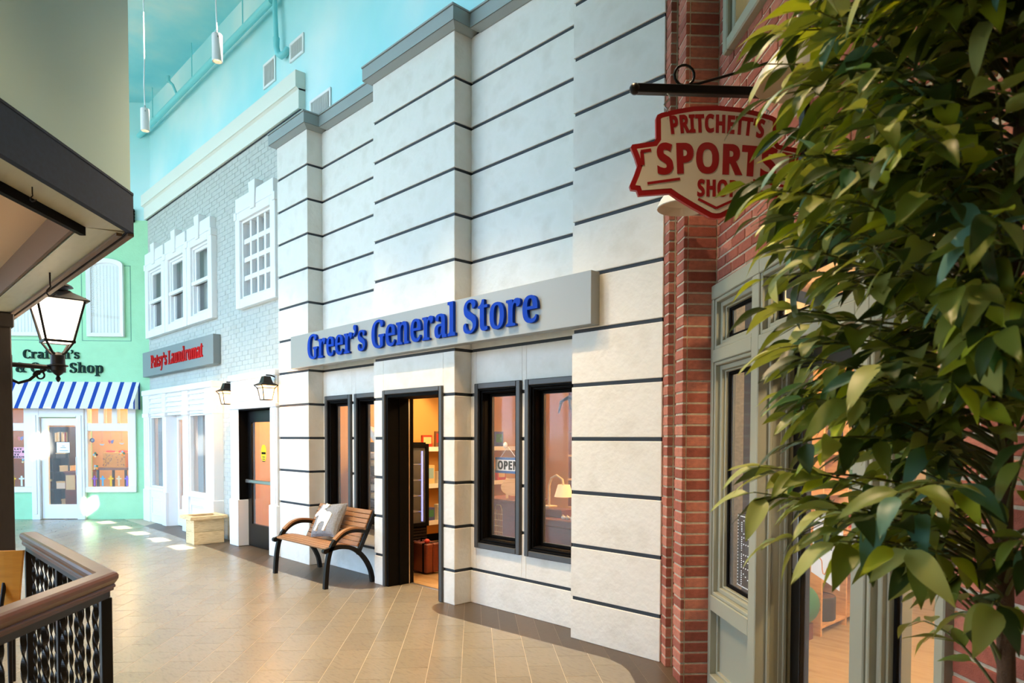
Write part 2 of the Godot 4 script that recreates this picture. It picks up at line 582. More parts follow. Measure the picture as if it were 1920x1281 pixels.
func floor_tiles():
	var f := thing("floor", "beige stone-look vinyl tile floor with pale joints and a dark border", "floor", ID, V(-7, 0, -2), "", "structure")
	pbox("grout_bed", V(-22.7, -0.25, -11.7), V(6.7, -0.0012, 5.0), M.grout, f)
	# dark border along the shopfronts, in xz
	var left := PackedVector2Array([Vector2(-14.9, -3.85), Vector2(-12.5, -3.80), Vector2(-10.6, -3.75), Vector2(-9.62, -3.73), Vector2(-7.9, -3.67), Vector2(-6.75, -3.70), Vector2(-6.48, -3.76), Vector2(-6.34, -3.86), Vector2(-6.28, -3.98), Vector2(-6.27, -4.2), Vector2(-6.6, -4.5), Vector2(-14.9, -4.5)])
	var right := PackedVector2Array([Vector2(-5.29, -4.5), Vector2(-5.285, -4.06), Vector2(-5.25, -3.97), Vector2(-5.14, -3.88), Vector2(-4.98, -3.83), Vector2(-4.2, -3.87), Vector2(-3.12, -3.93), Vector2(-2.97, -3.89), Vector2(-2.85, -3.82), Vector2(-2.66, -3.64), Vector2(0.5, -0.95), Vector2(1.5, -1.6), Vector2(-1.7, -4.5)])
	var inside := PackedVector2Array([Vector2(-14.75, -4.42), Vector2(-6.29, -4.42), Vector2(-6.27, -4.425), Vector2(-5.3, -4.425), Vector2(-2.5, -4.3), Vector2(5, 1.9), Vector2(5, 4.9), Vector2(-18.5, 4.9), Vector2(-18.5, 0.6)])
	var tiles := []
	for col in range(-42, 14):
		var t0 := 0.774 - 0.2295 * col
		for row in range(-48, 22):
			var s0 := -5.647 + 0.432 * row + (0.0 if posmod(col, 2) == 1 else 0.216)
			var g := 0.0022
			var q := PackedVector2Array()
			for e in [[s0 + g, t0 - g], [s0 + 0.432 - g, t0 - g], [s0 + 0.432 - g, t0 - 0.2295 + g], [s0 + g, t0 - 0.2295 + g]]:
				var p: Vector3 = SB * V(e[0], 0, e[1])
				q.append(Vector2(p.x, p.z))
			var mid := (q[0] + q[2]) * 0.5
			var pr := project(V(mid.x, 0, mid.y))
			if pr.z < 0.8 or pr.x < -2200 or pr.x > 1700 or pr.y > 2400 or pr.z > 15.5:
				continue
			var pieces := Geometry2D.intersect_polygons(q, inside)
			var out := []
			for pc in pieces:
				for pb in Geometry2D.clip_polygons(pc, left):
					out.append_array(Geometry2D.clip_polygons(pb, right))
			for pc: PackedVector2Array in out:
				if pc.size() > 2:
					tiles.append([pr.z + (100.0 if pr.x < 0 or pr.y > 1300 else 0.0), pc, rng.randi() % 3])
	tiles.sort_custom(func(a, b): return a[0] < b[0])
	print("tiles ", tiles.size())
	var rest := [mb(), mb(), mb()]
	for k in tiles.size():
		var one: bool = k < 300
		var m: MB = mb() if one else rest[tiles[k][2]]
		slab(m, tiles[k][1], -0.012, 0.0)
		if one:
			part("tile", m, M.tiles[tiles[k][2]], f)
	for k in 3:
		if rest[k].v.size():
			part("far_tiles", rest[k], M.tiles[k], f, "", "stuff")
	# border boards run in the direction of the tile columns
	for b in [left, right]:
		for k in range(-10, 48):
			var q := PackedVector2Array()
			var t0 := 1.0 - 0.152 * (k - 22)
			for e in [[-18.0, t0], [4.0, t0], [4.0, t0 - 0.1505], [-18.0, t0 - 0.1505]]:
				var p: Vector3 = SB * V(e[0], 0, e[1])
				q.append(Vector2(p.x, p.z))
			for pc: PackedVector2Array in Geometry2D.intersect_polygons(q, b):
				var m := mb()
				slab(m, pc, -0.012, 0.0)
				part("plank", m, M.boards[rng.randi() % 3], f)

func slab(m: MB, poly: PackedVector2Array, y0: float, y1: float):  # polygon in xz, top and sides
	if Geometry2D.is_polygon_clockwise(poly):
		poly.reverse()
	var tr := Geometry2D.triangulate_polygon(poly)
	var up := V(0, 1, 0)
	for k in range(0, tr.size(), 3):
		var p := [V(poly[tr[k]].x, y1, poly[tr[k]].y), V(poly[tr[k + 1]].x, y1, poly[tr[k + 1]].y), V(poly[tr[k + 2]].x, y1, poly[tr[k + 2]].y)]
		if (p[1] - p[0]).cross(p[2] - p[0]).dot(up) < 0:
			p.reverse()
		m.tri(p[0], p[1], p[2])
	var ctr := Vector2.ZERO
	for p in poly: ctr += p / poly.size()
	for k in poly.size():
		var a := poly[k]
		var b := poly[(k + 1) % poly.size()]
		m.oquad(V(a.x, y0, a.y), V(b.x, y0, b.y), V(b.x, y1, b.y), V(a.x, y1, a.y), V(ctr.x, (y0 + y1) / 2, ctr.y))

func brick_field(parent: Node3D, lo: Vector2, hi: Vector2, cut: Array, z0: float, z1: float, shift: float, most := 300, bl := 0.203):
	# running bond, bricks in the xy plane of the parent's wall from z0 to z1
	var c := 0.0697
	var rest := [mb(), mb(), mb(), mb()]
	var n := 0
	var row0 := int(floor(lo.y / c))
	for r in range(row0, int(ceil(hi.y / c))):
		var y0 := maxf(r * c, lo.y)
		var y1 := minf(r * c + c - 0.0125, hi.y)
		if y1 - y0 < 0.01:
			continue
		var x := lo.x - fposmod(shift + (bl / 2 if posmod(r, 2) else 0.0), bl)
		while x < hi.x:
			var a := maxf(x, lo.x)
			var b := minf(x + bl - 0.0125, hi.x)
			x += bl
			if b - a < 0.012:
				continue
			for q: Rect2 in holes(Vector2(a, y0), Vector2(b, y1), cut):
				if q.size.x < 0.012 or q.size.y < 0.012:
					continue
				var one := n < most
				var k := rng.randi() % 4
				var m: MB = mb() if one else rest[k]
				var j := rng.randf_range(-0.0015, 0.0015)
				m.cbox(V(q.position.x, q.position.y, z0), V(q.end.x, q.end.y, z1 + j), 0.003)
				n += 1
				if one:
					part("brick", m, M.bricks[k], parent)
	for k in 4:
		if rest[k].v.size():
			part("far_bricks", rest[k], M.bricks[k], parent, "", "stuff")

func long_facade():
	var zp := -4.13
	var zr := -4.33
	var zb := -4.46
	var w := thing("wall_front", "long cream stucco shop facade banded with dark grooves under a grey cornice", "wall", ID, V(-5.8, 0, -4.3), "", "structure")
	var door := Rect2(-6.315, -0.1, 1.025, 2.18)
	var wins := [Rect2(-7.895, 0.542, 0.608, 1.551), Rect2(-7.204, 0.542, 0.608, 1.551), Rect2(-5.04, 0.542, 0.62, 1.551), Rect2(-4.365, 0.542, 0.62, 1.551)]
	var segs := [[-8.79, -7.975, zp, []], [-7.975, -6.50, zr, [wins[0], wins[1]]], [-6.50, -5.12, zp, [door]], [-5.12, -3.66, zr, [wins[2], wins[3]]], [-3.66, -2.82, zp, []]]
	var core := mb()
	for s in segs:
		wallrects(core, Vector2(s[0] + 0.012, 0), Vector2(s[1] - (0.012 if s[2] == zp else -0.012), 5.4), s[3], zb, s[2] - 0.013)
	wallrects(core, Vector2(-8.75, 0), Vector2(-2.82, 5.4), wins + [door], zb, zb + 0.05)
	part("groove_backing", core, M.groove, w)
	var g := 0.322
	var st := 0.4178
	for s in segs:
		for k in range(-1, 12):
			var y0 := 0.0 if k < 0 else g + st * k + 0.0145
			var y1 := g + st * (k + 1) - 0.0145 if k < 11 else 5.345
			for r: Rect2 in holes(Vector2(s[0], y0), Vector2(s[1], y1), s[3]):
				var m := mb()
				m.cbox(V(r.position.x, r.position.y, zb + 0.06 if s[2] == zp else s[2] - 0.03), V(r.end.x, r.end.y, s[2]), 0.004)
				part("stucco_panel", m, M.stucco, w)
	# cornice that steps in and out with the pilasters
	var co := thing("trim_1", "grey stepped metal cornice along the top of the cream facade", "cornice", ID, V(-5.8, 5.33, -4.1), "", "structure")
	var xs := [[-8.79 - 0.08, -7.975 + 0.08, zp], [-7.975 + 0.08, -6.50 - 0.08, zr], [-6.50 - 0.08, -5.12 + 0.08, zp], [-5.12 + 0.08, -3.66 - 0.08, zr], [-3.66 - 0.08, -2.80, zp]]
	for x in xs:
		var m := mb()
		m.box(V(x[0], 5.375, zr - 0.1), V(x[1], 5.50, x[2] + 0.08))
		part("cornice_board", m, M.cornice, co)
		m = mb()
		m.cbox(V(x[0] - 0.006, 5.503, zr - 0.1), V(x[1] + 0.006, 5.522, x[2] + 0.092), 0.003)
		part("cap", m, M.cornice, co)
		m = mb()
		m.hexa([V(x[0], 5.37, zr - 0.1), V(x[1], 5.37, zr - 0.1), V(x[1], 5.37, x[2] + 0.076), V(x[0], 5.37, x[2] + 0.076), V(x[0] + 0.06, 5.335, zr - 0.1), V(x[1] - 0.06, 5.335, zr - 0.1), V(x[1] - 0.06, 5.335, x[2] + 0.012), V(x[0] + 0.06, 5.335, x[2] + 0.012)])
		part("cove", m, M.cornice, co)
	for k in 4:
		facade_window(k, wins[k], zr)
	# doorway
	var d := thing("door_1", "open doorway of the general store with grey casing and deep black jambs", "doorway", ID, V(-5.8, 0, zp), "", "structure")
	for e in [[V(-6.315, 0, zp - 0.02), V(-6.268, 2.08, zp + 0.022)], [V(-5.337, 0, zp - 0.02), V(-5.29, 2.08, zp + 0.022)], [V(-6.268, 2.033, zp - 0.02), V(-5.337, 2.08, zp + 0.022)]]:
		pbox("casing", e[0], e[1], M.greytrim, d, 0.006)
	for e in [[V(-6.30, 0, zb), V(-6.235, 2.06, zp)], [V(-5.37, 0, zb), V(-5.305, 2.06, zp)], [V(-6.235, 2.0, zb), V(-5.37, 2.06, zp)]]:
		pbox("jamb", e[0], e[1], M.black, d, 0.003)
	pbox("edge_strip", V(-6.236, 0, -4.408), V(-6.232, 2.0, -4.395), M.steel, d)
	pbox("stop", V(-6.235, 0, -4.30), V(-6.222, 2.0, -4.27), M.black, d)
	pbox("threshold", V(-6.235, -0.002, -4.45), V(-5.37, 0.004, -4.42), M.steel, d)
	# sign box with raised letters
	var s := thing("shop_sign", "long grey box sign with raised blue serif letters over the general store door", "sign", ID, V(-5.81, 2.433, -4.08))
	pbox("sign_box", V(-8.236, 2.433, -4.13), V(-3.382, 2.833, -4.03), M.signbox, s, 0.004)
	letters("Greer's General Store".replace("'", "\u2019"), serif, 3.86, 0.292, 0.028, M.blue, s, V(-7.76, 2.508, -4.012))

func facade_window(k: int, r: Rect2, z: float):
	var labels := ["narrow black framed window left of the store door, beside the lantern pilaster", "black framed window between bench and store door, partly behind the door pilaster", "black framed store window with the hanging OPEN placard", "black framed store window next to the widest cream pilaster by the brick"]
	var w := thing("window_%d" % (k + 2), labels[k], "window", ID, V(r.get_center().x, r.position.y, z), "", "structure")
	var lo := r.position
	var hi := r.end
	var m := mb()
	m.frame(lo, hi, 0.052, z - 0.03, z + 0.03, 0.006)
	part("casing", m, M.greytrim, w)
	var i := 0.052
	for e in [[0.018, -0.03, 0.018], [0.018, -0.045, 0.0]]:
		m = mb()
		m.frame(lo + Vector2.ONE * i, hi - Vector2.ONE * i, e[0], z + e[1], z + e[2], 0.004)
		part("stop", m, M.black, w)
		i += e[0] + 0.001
	m = mb()
	m.frame(lo + Vector2.ONE * (i - 0.03), hi - Vector2.ONE * (i - 0.03), 0.034, z - 0.128, z - 0.02)
	part("reveal", m, M.black, w)
	i += 0.004
	m = mb()
	m.frame(lo + Vector2.ONE * i, hi - Vector2.ONE * i, 0.028, z - 0.125, z - 0.085, 0.005)
	var sash := part("sash", m, M.black, w)
	m = mb()
	m.frame(lo + Vector2.ONE * (i + 0.024), hi - Vector2.ONE * (i + 0.024), 0.007, z - 0.113, z - 0.090, 0.002)
	part("glazing_bead", m, M.greytrim, sash)
	pbox("pane", V(lo.x + i + 0.01, lo.y + i + 0.01, z - 0.106), V(hi.x - i - 0.01, hi.y - i - 0.01, z - 0.102), M.pane, sash)

func laundry_wall():
	var zf := -4.25
	var w := thing("wall_far", "grey painted brick wall of the laundromat front", "wall", ID, V(-11.7, 0, zf), "", "structure")
	var cut := [Rect2(-14.46, -0.1, 3.44, 2.5), Rect2(-10.3, -0.1, 1.5, 2.5), Rect2(-14.4, 3.5, 0.95, 1.3), Rect2(-13.3, 3.5, 0.95, 1.3), Rect2(-12.2, 3.5, 0.95, 1.3), Rect2(-10.15, 3.55, 1.1, 1.3)]
	var m := mb()
	wallrects(m, Vector2(-14.9, 0), Vector2(-8.70, 5.8), cut, zf - 0.2, zf - 0.0032)
	part("mortar", m, M.greymortar, w)
	# painted brick courses: too small to pick apart singly
	m = mb()
	var c := 0.0697
	for r in 83:
		var x := -14.9 - (0.1015 if r % 2 else 0.0)
		while x < -8.7:
			for q: Rect2 in holes(Vector2(maxf(x, -14.9), r * c), Vector2(minf(x + 0.197, -8.7), r * c + c - 0.007), cut):
				if q.size.x > 0.01:
					var j := rng.randf_range(-0.0015, 0.0015)
					m.box(V(q.position.x, q.position.y, zf - 0.02), V(q.end.x, q.end.y, zf + j))
			x += 0.203
	part("brick_courses", m, M.greybrick, w, "", "stuff")
	# white cornice
	var co := thing("trim_2", "white stepped cornice on top of the grey brick laundromat wall", "cornice", ID, V(-11.5, 5.75, zf), "", "structure")
	pbox("frieze", V(-14.95, 5.735, -4.32), V(-8.33, 5.99, -4.205), M.cream, co, 0.004)
	pbox("crown", V(-14.95, 5.99, -4.32), V(-8.33, 6.20, -4.165), M.cream, co, 0.004)
	m = mb()
	m.hexa([V(-14.95, 5.965, -4.32), V(-8.33, 5.965, -4.32), V(-8.33, 5.965, -4.207), V(-14.95, 5.965, -4.207), V(-14.95, 5.995, -4.32), V(-8.33, 5.995, -4.32), V(-8.33, 5.995, -4.172), V(-14.95, 5.995, -4.172)])
	part("ogee", m, M.cream, co)
	pbox("painted_shadow_strip", V(-14.9, 5.72, -4.32), V(-8.35, 5.736, -4.235), M.groove, co)  # dark strip coloured as the shade under the frieze
	# upper windows
	var wl := ["white double-hung window nearest the green wall, over the laundromat sign", "middle one of the three white double-hung windows over the laundromat sign", "white double-hung window right of the two others over the laundromat sign", "white upstairs window with sixteen small panes over the lit glass door"]
	var wx := [[-14.50, -13.40], [-13.37, -12.28], [-12.25, -11.17], [-10.24, -8.94]]
	for k in 4:
		upstairs(k, wx[k][0], wx[k][1], 3.45, zf, wl[k])
	# hung sign board
	var s := thing("laundromat_sign", "flat grey sign board with red serif letters on the grey brick wall", "sign", ID, V(-12.8, 2.72, -4.18))
	pbox("sign_board", V(-14.58, 2.725, -4.245), V(-11.04, 3.185, -4.13), M.panelgrey, s, 0.004)
	letters("Patsy\u2019s Laundromat", serif, 2.62, 0.235, 0.016, M.red, s, V(-14.07, 2.862, -4.122))
	shopfront(zf)
	lit_door(zf)
	wall_lantern(V(-10.43, 2.22, -4.25), "black wall lantern on the grey brick between shopfront and glass door", 0.80)
	wall_lantern(V(-8.86, 2.22, -4.15), "larger looking black wall lantern beside the cream pilaster, right of the glass door", 0.80)

func upstairs(k: int, x0: float, x1: float, y0: float, z: float, label: String):
	var big := k == 3
	var o := thing("window_%d" % (k + 6), label, "window", ID, V((x0 + x1) / 2, y0, z), "", "structure")
	var top := 4.82
	var cw := 0.16 if not big else 0.15
	var zf := z + 0.09
	for e in [[x0, x0 + cw], [x1 - cw, x1]]:
		pbox("side_casing", V(e[0], y0, z - 0.03), V(e[1], top, zf), M.white, o, 0.008)
	pbox("sill", V(x0 + cw, y0, z - 0.03), V(x1 - cw, y0 + 0.13, zf), M.white, o, 0.006)
	pbox("lintel", V(x0 + cw, top - 0.12, z - 0.03), V(x1 - cw, top, zf), M.white, o, 0.006)
	# stepped head block with keystone
	var h := mb()
	h.cbox(V(x0 + 0.03, top, z - 0.02), V(x1 - 0.03, 5.03, zf + 0.005), 0.006)
	part("head_block", h, M.white, o)
	var xm := (x0 + x1) / 2
	h = mb()
	h.hexa([V(xm - 0.065, top - 0.05, z - 0.02), V(xm + 0.065, top - 0.05, z - 0.02), V(xm + 0.065, top - 0.05, zf + 0.025), V(xm - 0.065, top - 0.05, zf + 0.025), V(xm - 0.11, 5.14, z - 0.02), V(xm + 0.11, 5.14, z - 0.02), V(xm + 0.11, 5.14, zf + 0.03), V(xm - 0.11, 5.14, zf + 0.03)])
	part("keystone", h, M.white, o)
	for sx in [x0 - 0.02, x1 - 0.06]:
		pbox("ear", V(sx, top - 0.09, z - 0.02), V(sx + 0.08, top + 0.02, zf + 0.012), M.white, o, 0.005)
	var a := Vector2(x0 + cw, y0 + 0.13)
	var b := Vector2(x1 - cw, top - 0.12)
	var m := mb()
	m.frame(a, b, 0.035, z - 0.06, z + 0.05, 0.004)
	part("window_frame", m, M.white, o)
	a += Vector2.ONE * 0.035
	b -= Vector2.ONE * 0.035
	if big:
		for i in range(1, 4):
			var x := lerpf(a.x, b.x, i / 4.0)
			pbox("muntin", V(x - 0.028, a.y, z - 0.03), V(x + 0.028, b.y, z + 0.035), M.white, o, 0.004)
			var y := lerpf(a.y, b.y, i / 4.0)
			pbox("muntin", V(a.x, y - 0.035, z - 0.028), V(b.x, y + 0.035, z + 0.03), M.white, o, 0.004)
		for i in 4:
			for j in 4:
				var p := Vector2(lerpf(a.x, b.x, i / 4.0), lerpf(a.y, b.y, j / 4.0))
				var q := p + (b - a) / 4.0
				pbox("pane", V(p.x, p.y, z - 0.012), V(q.x, q.y, z - 0.008), M.pane, o)
	else:
		var ym := y0 + 0.66
		for e in [[a, Vector2(b.x, ym + 0.03), 0.0], [Vector2(a.x, ym - 0.03), b, 0.03]]:
			m = mb()
			m.frame(e[0], e[1], 0.045, z - 0.04 + e[2], z - 0.005 + e[2], 0.004)
			var sa := part("sash", m, M.white, o)
			m = mb()
			m.box(V(e[0].x + 0.04, e[0].y + 0.04, z - 0.024 + e[2]), V(e[1].x - 0.04, e[1].y - 0.04, z - 0.02 + e[2]))
			part("pane", m, M.pane, sa)
		pbox("meeting_rail", V(a.x - 0.03, ym - 0.03, z - 0.01), V(b.x + 0.03, ym + 0.03, z + 0.07), M.white, o, 0.005)
	# a light curtain on a plain backing behind the glass
	var cu := mb()
	for i in 24:
		var xa := lerpf(a.x - 0.05, b.x + 0.05, i / 24.0)
		var xb := lerpf(a.x - 0.05, b.x + 0.05, (i + 1) / 24.0)
		var za := z - 0.14 + 0.012 * (1 if i % 2 else -1)
		var zb := z - 0.14 - 0.012 * (1 if i % 2 else -1)
		cu.quad(V(xa, a.y - 0.05, za), V(xb, a.y - 0.05, zb), V(xb, b.y + 0.05, zb), V(xa, b.y + 0.05, za))
	part("curtain", cu, M.curtain, o)
	pbox("back_board", V(a.x - 0.1, a.y - 0.1, z - 0.24), V(b.x + 0.1, b.y + 0.1, z - 0.2), M.curtain, o)

func shopfront(zf: float):
	var o := thing("window_10", "white panelled laundromat shopfront with two tall windows around a recessed door", "shopfront", ID, V(-12.75, 0, zf), "", "structure")
	var z := -4.10
	var X := [-14.49, -13.99, -13.40, -13.22, -12.36, -11.98, -11.33, -10.995]  # piers between the openings
	# entablature
	var m := mb()
	m.cbox(V(-14.49, 2.36, zf - 0.1), V(-10.995, 2.455, z + 0.03), 0.008)
	part("crown", m, M.white, o)
	pbox("frieze", V(-14.49, 1.97, zf - 0.1), V(-10.995, 2.36, z - 0.03), M.white, o)
	var bays := [[-14.15, -13.40], [-13.22, -12.36], [-12.10, -11.33]]
	for b in bays:
		for y in [2.02, 2.12, 2.20, 2.29]:
			m = mb()
			m.hexa([V(b[0] - 0.06, y, z - 0.06), V(b[1] + 0.06, y, z - 0.06), V(b[1] + 0.06, y, z + 0.005), V(b[0] - 0.06, y, z + 0.005), V(b[0] - 0.03, y + 0.045, z - 0.06), V(b[1] + 0.03, y + 0.045, z - 0.06), V(b[1] + 0.03, y + 0.045, z - 0.022), V(b[0] - 0.03, y + 0.045, z - 0.022)])
			part("moulding", m, M.white, o)
	# piers with flutes
	var piers := [[-14.49, -14.15], [-13.40, -13.22], [-12.36, -12.10], [-11.33, -10.995]]
	for p in piers:
		pbox("pier", V(p[0], 0, zf - 0.15), V(p[1], 1.99, z), M.white, o, 0.006)
		pbox("capital", V(p[0] - 0.012, 1.95, zf - 0.1), V(p[1] + 0.012, 2.03, z + 0.02), M.white, o, 0.006)
		pbox("block", V(p[0] - 0.004, 2.03, zf - 0.1), V(p[1] + 0.004, 2.36, z + 0.008), M.white, o, 0.006)
		pbox("plinth", V(p[0] - 0.012, 0, zf - 0.1), V(p[1] + 0.012, 0.60, z + 0.018), M.white, o, 0.008)
		for k in 2:
			var x := lerpf(p[0], p[1], 0.3 + 0.4 * k)
			pbox("flute_bead", V(x - 0.02, 0.66, z - 0.01), V(x + 0.02, 1.9, z + 0.008), M.white, o, 0.005)
	for b in [bays[0], bays[2]]:
		pbox("apron", V(b[0], 0, zf - 0.12), V(b[1], 0.62, z - 0.02), M.white, o)
		m = mb()
		m.frame(Vector2(b[0] + 0.07, 0.14), Vector2(b[1] - 0.07, 0.5), 0.035, z - 0.025, z + 0.002, 0.006)
		part("panel_moulding", m, M.white, o)
		pbox("raised_panel", V(b[0] + 0.15, 0.22, z - 0.025), V(b[1] - 0.15, 0.42, z - 0.006), M.white, o, 0.01)
		pbox("sill", V(b[0], 0.60, zf - 0.12), V(b[1], 0.655, z + 0.012), M.white, o, 0.008)
		m = mb()
		m.frame(Vector2(b[0], 0.655), Vector2(b[1], 1.965), 0.03, z - 0.09, z - 0.03, 0.004)
		part("window_frame", m, M.white, o)
		pbox("pane", V(b[0] + 0.025, 0.68, z - 0.067), V(b[1] - 0.025, 1.94, z - 0.063), M.pane, o)
	# recessed white door, set back behind splayed sides
	var d := thing("door_2", "white laundromat door with a tall narrow glass, set back between the two windows", "door", ID, V(-12.8, 0, zf - 0.1), "", "structure")
	for e in [[-13.22, -13.16, 1], [-12.36, -12.42, -1]]:
		m = mb()
		m.hexa([V(e[0], 0, z - 0.01), V(e[0], 0, zf - 0.07), V(e[1], 0, zf - 0.07), V(e[0] + 0.005 * e[2], 0, z - 0.01), V(e[0], 1.98, z - 0.01), V(e[0], 1.98, zf - 0.07), V(e[1], 1.98, zf - 0.07), V(e[0] + 0.005 * e[2], 1.98, z - 0.01)])
		part("jamb", m, M.white, d)
	m = mb()
	m.frame(Vector2(-13.16, 0.01), Vector2(-12.42, 1.97), 0.08, zf - 0.07, zf - 0.02, 0.005)
	var leaf := part("door_leaf", m, M.white, d)
	pbox("kick_panel", V(-13.08, 0.09, zf - 0.07), V(-12.50, 0.3, zf - 0.025), M.white, leaf)
	pbox("pane", V(-13.09, 0.3, zf - 0.05), V(-12.49, 1.87, zf - 0.045), M.pane, leaf)
	pbox("pull_handle", V(-12.53, 0.85, zf - 0.02), V(-12.515, 1.15, zf + 0.01), M.steel, leaf, 0.004)
	# room behind: grey curtain edges, a warm wall and a plain shelf
	var r := thing("wall_laundry_room", "dim grey and tan back room seen through the laundromat windows", "room", ID, V(-12.7, 0, -6), "", "structure")
	pbox("back_wall", V(-14.6, 0, -6.6), V(-10.6, 2.7, -6.5), M.orangewall, r)
	pbox("side_wall", V(-14.7, 0, -6.6), V(-14.6, 2.7, zf - 0.2), M.panelgrey, r)
	pbox("side_wall", V(-10.7, 0, -6.6), V(-10.6, 2.7, zf - 0.2), M.orangewall, r)
	pbox("room_ceiling", V(-14.7, 2.7, -6.6), V(-10.6, 2.8, zf - 0.2), M.tan, r)
	for x in [-14.13, -12.08]:
		pbox("blind", V(x + 0.04, 0.66, z - 0.17), V(x + 0.27, 1.96, z - 0.14), M.panelgrey, r)
	var t := thing("folding_table", "low white table with a dark front behind the laundromat window", "table", ID, V(-12.5, 0, -5.6))
	pbox("table_top", V(-13.6, 0.74, -5.9), V(-11.3, 0.78, -5.3), M.white, t, 0.005)
	pbox("cupboard", V(-13.5, 0.0, -5.85), V(-11.4, 0.74, -5.35), M.panelgrey, t)
	var pl := thing("dried_grass", "tuft of dry grass in a dark vase behind the right laundromat window", "plant", ID, V(-12.3, 0.78, -5.55))
	m = mb()
	m.lathe([Vector2(0.0, 0.78), Vector2(0.07, 0.78), Vector2(0.09, 0.9), Vector2(0.05, 1.05), Vector2(0.06, 1.08)], 16, V(-12.3, 0, -5.55))
	part("vase", m, M.stuff[3], pl)
	m = mb()
	for k in 26:
		var a := rng.randf() * TAU
		var s := rng.randf_range(0.05, 0.26)
		var h := rng.randf_range(0.35, 0.62)
		m.tube([V(-12.3, 1.02, -5.55), V(-12.3 + cos(a) * s * 0.5, 1.02 + h * 0.7, -5.55 + sin(a) * s * 0.5), V(-12.3 + cos(a) * s, 1.02 + h, -5.55 + sin(a) * s)], [0.006, 0.005, 0.002], 5)
	part("stalks", m, M.stuff[2], pl, "", "stuff")
	omni("unseen_laundry_lamp", V(-12.6, 2.4, -5.6), Color(1, 0.8, 0.6), 1.4, 0.1)  # unseen lamp, lights the room behind the laundromat glass

func lit_door(zf: float):
	var o := thing("door_3", "black framed glass door with a push bar in a white fluted surround, warm light behind", "door", ID, V(-9.53, 0, zf), "", "structure")
	var z := -4.10
	for e in [[-10.33, -10.05], [-9.0, -8.80]]:
		pbox("pilaster", V(e[0], 0, zf - 0.1), V(e[1], 1.985, z), M.white, o, 0.008)
		pbox("plinth", V(e[0] - 0.012, 0, zf - 0.1), V(e[1] + 0.012, 0.68, z + 0.022), M.white, o, 0.01)
		for k in 3:
			var x := lerpf(e[0], e[1], 0.22 + 0.28 * k)
			pbox("flute_bead", V(x - 0.022, 0.70, z - 0.01), V(x + 0.022, 1.97, z + 0.012), M.white, o, 0.007)
	pbox("header", V(-10.33, 1.985, zf - 0.1), V(-8.80, 2.40, z - 0.01), M.white, o)
	pbox("header_crown", V(-10.35, 2.40, zf - 0.1), V(-8.79, 2.485, z + 0.03), M.white, o, 0.01)
	pbox("header_sill", V(-10.34, 1.985, zf - 0.1), V(-8.79, 2.045, z + 0.02), M.white, o, 0.01)
	var m := mb()
	m.frame(Vector2(-10.17, 2.10), Vector2(-8.95, 2.36), 0.045, z - 0.02, z + 0.012, 0.008)
	part("panel_moulding", m, M.white, o)
	# deep black frame and leaf
	m = mb()
	m.box(V(-10.06, 0, zf - 0.10), V(-10.045, 1.985, z - 0.012))
	m.box(V(-9.005, 0, zf - 0.10), V(-8.99, 1.985, z - 0.012))
	m.box(V(-10.045, 1.965, zf - 0.10), V(-9.005, 1.985, z - 0.012))
	part("door_frame", m, M.black, o)
	m = mb()
	m.box(V(-10.043, 0.01, zf - 0.04), V(-9.92, 1.962, zf + 0.01))
	m.box(V(-9.13, 0.01, zf - 0.04), V(-9.007, 1.962, zf + 0.01))
	m.box(V(-9.92, 0.01, zf - 0.04), V(-9.13, 0.33, zf + 0.01))
	m.box(V(-9.92, 1.80, zf - 0.04), V(-9.13, 1.962, zf + 0.01))
	var leaf := part("door_leaf", m, M.blackmetal, o)
	pbox("pane", V(-9.92, 0.33, zf - 0.017), V(-9.13, 1.80, zf - 0.013), M.pane, leaf)
	pbox("push_bar", V(-10.03, 0.925, zf + 0.03), V(-9.02, 0.975, zf + 0.06), M.steel, leaf, 0.008)
	for x in [-9.98, -9.07]:
		pbox("bar_bracket", V(x - 0.015, 0.93, zf), V(x + 0.015, 0.97, zf + 0.04), M.steel, leaf)
	var st := thing("door_sticker", "yellow notched sticker with dark print on the lit glass door", "sticker", ID, V(-9.56, 1.3, zf - 0.01))
	m = mb()
	var poly := PackedVector2Array()
	for k in 28:
		var a := TAU * k / 28
		var n := 0.82 if k % 7 == 0 else 1.0
		poly.append(Vector2(-9.56 + 0.085 * n * cos(a), 1.36 + 0.125 * n * sin(a)))
	m.extr(poly, zf - 0.0128, zf - 0.011)
	part("decal", m, mat(Color(0.95, 0.85, 0.05), 0.5), st)
	pbox("print_band", V(-9.625, 1.345, zf - 0.011), V(-9.495, 1.375, zf - 0.0103), M.black, st)
	for k in 3:
		pbox("print_line", V(-9.605, 1.30 - k * 0.03, zf - 0.011), V(-9.515, 1.312 - k * 0.03, zf - 0.0103), M.stuff[3], st)
	var r := thing("wall_entry_room", "warm orange entry room behind the glass door", "room", ID, V(-9.5, 0, -5.5), "", "structure")
	pbox("back_wall", V(-11.0, 0, -6.6), V(-8.72, 2.7, -6.5), M.orangewall, r)
	pbox("side_wall", V(-10.59, 0, -6.6), V(-10.5, 2.7, zf - 0.21), M.orangewall, r)
	pbox("side_wall", V(-8.76, 0, -6.6), V(-8.70, 2.9, zf - 0.21), M.orangewall, r)
	pbox("room_ceiling", V(-10.6, 2.7, -6.6), V(-8.70, 2.8, zf - 0.2), M.tan, r)
	pbox("white_post", V(-10.42, 0, -5.55), V(-10.30, 2.7, -5.43), M.white, r, 0.006)
	pbox("wainscot", V(-10.49, 0.0, -6.5), V(-8.8, 0.62, -6.46), M.pinewarm, r)
	omni("unseen_entry_lamp", V(-9.6, 2.4, -5.3), Color(1, 0.82, 0.56), 3.0, 0.1)  # lamp out of view, gives the warm light behind the door

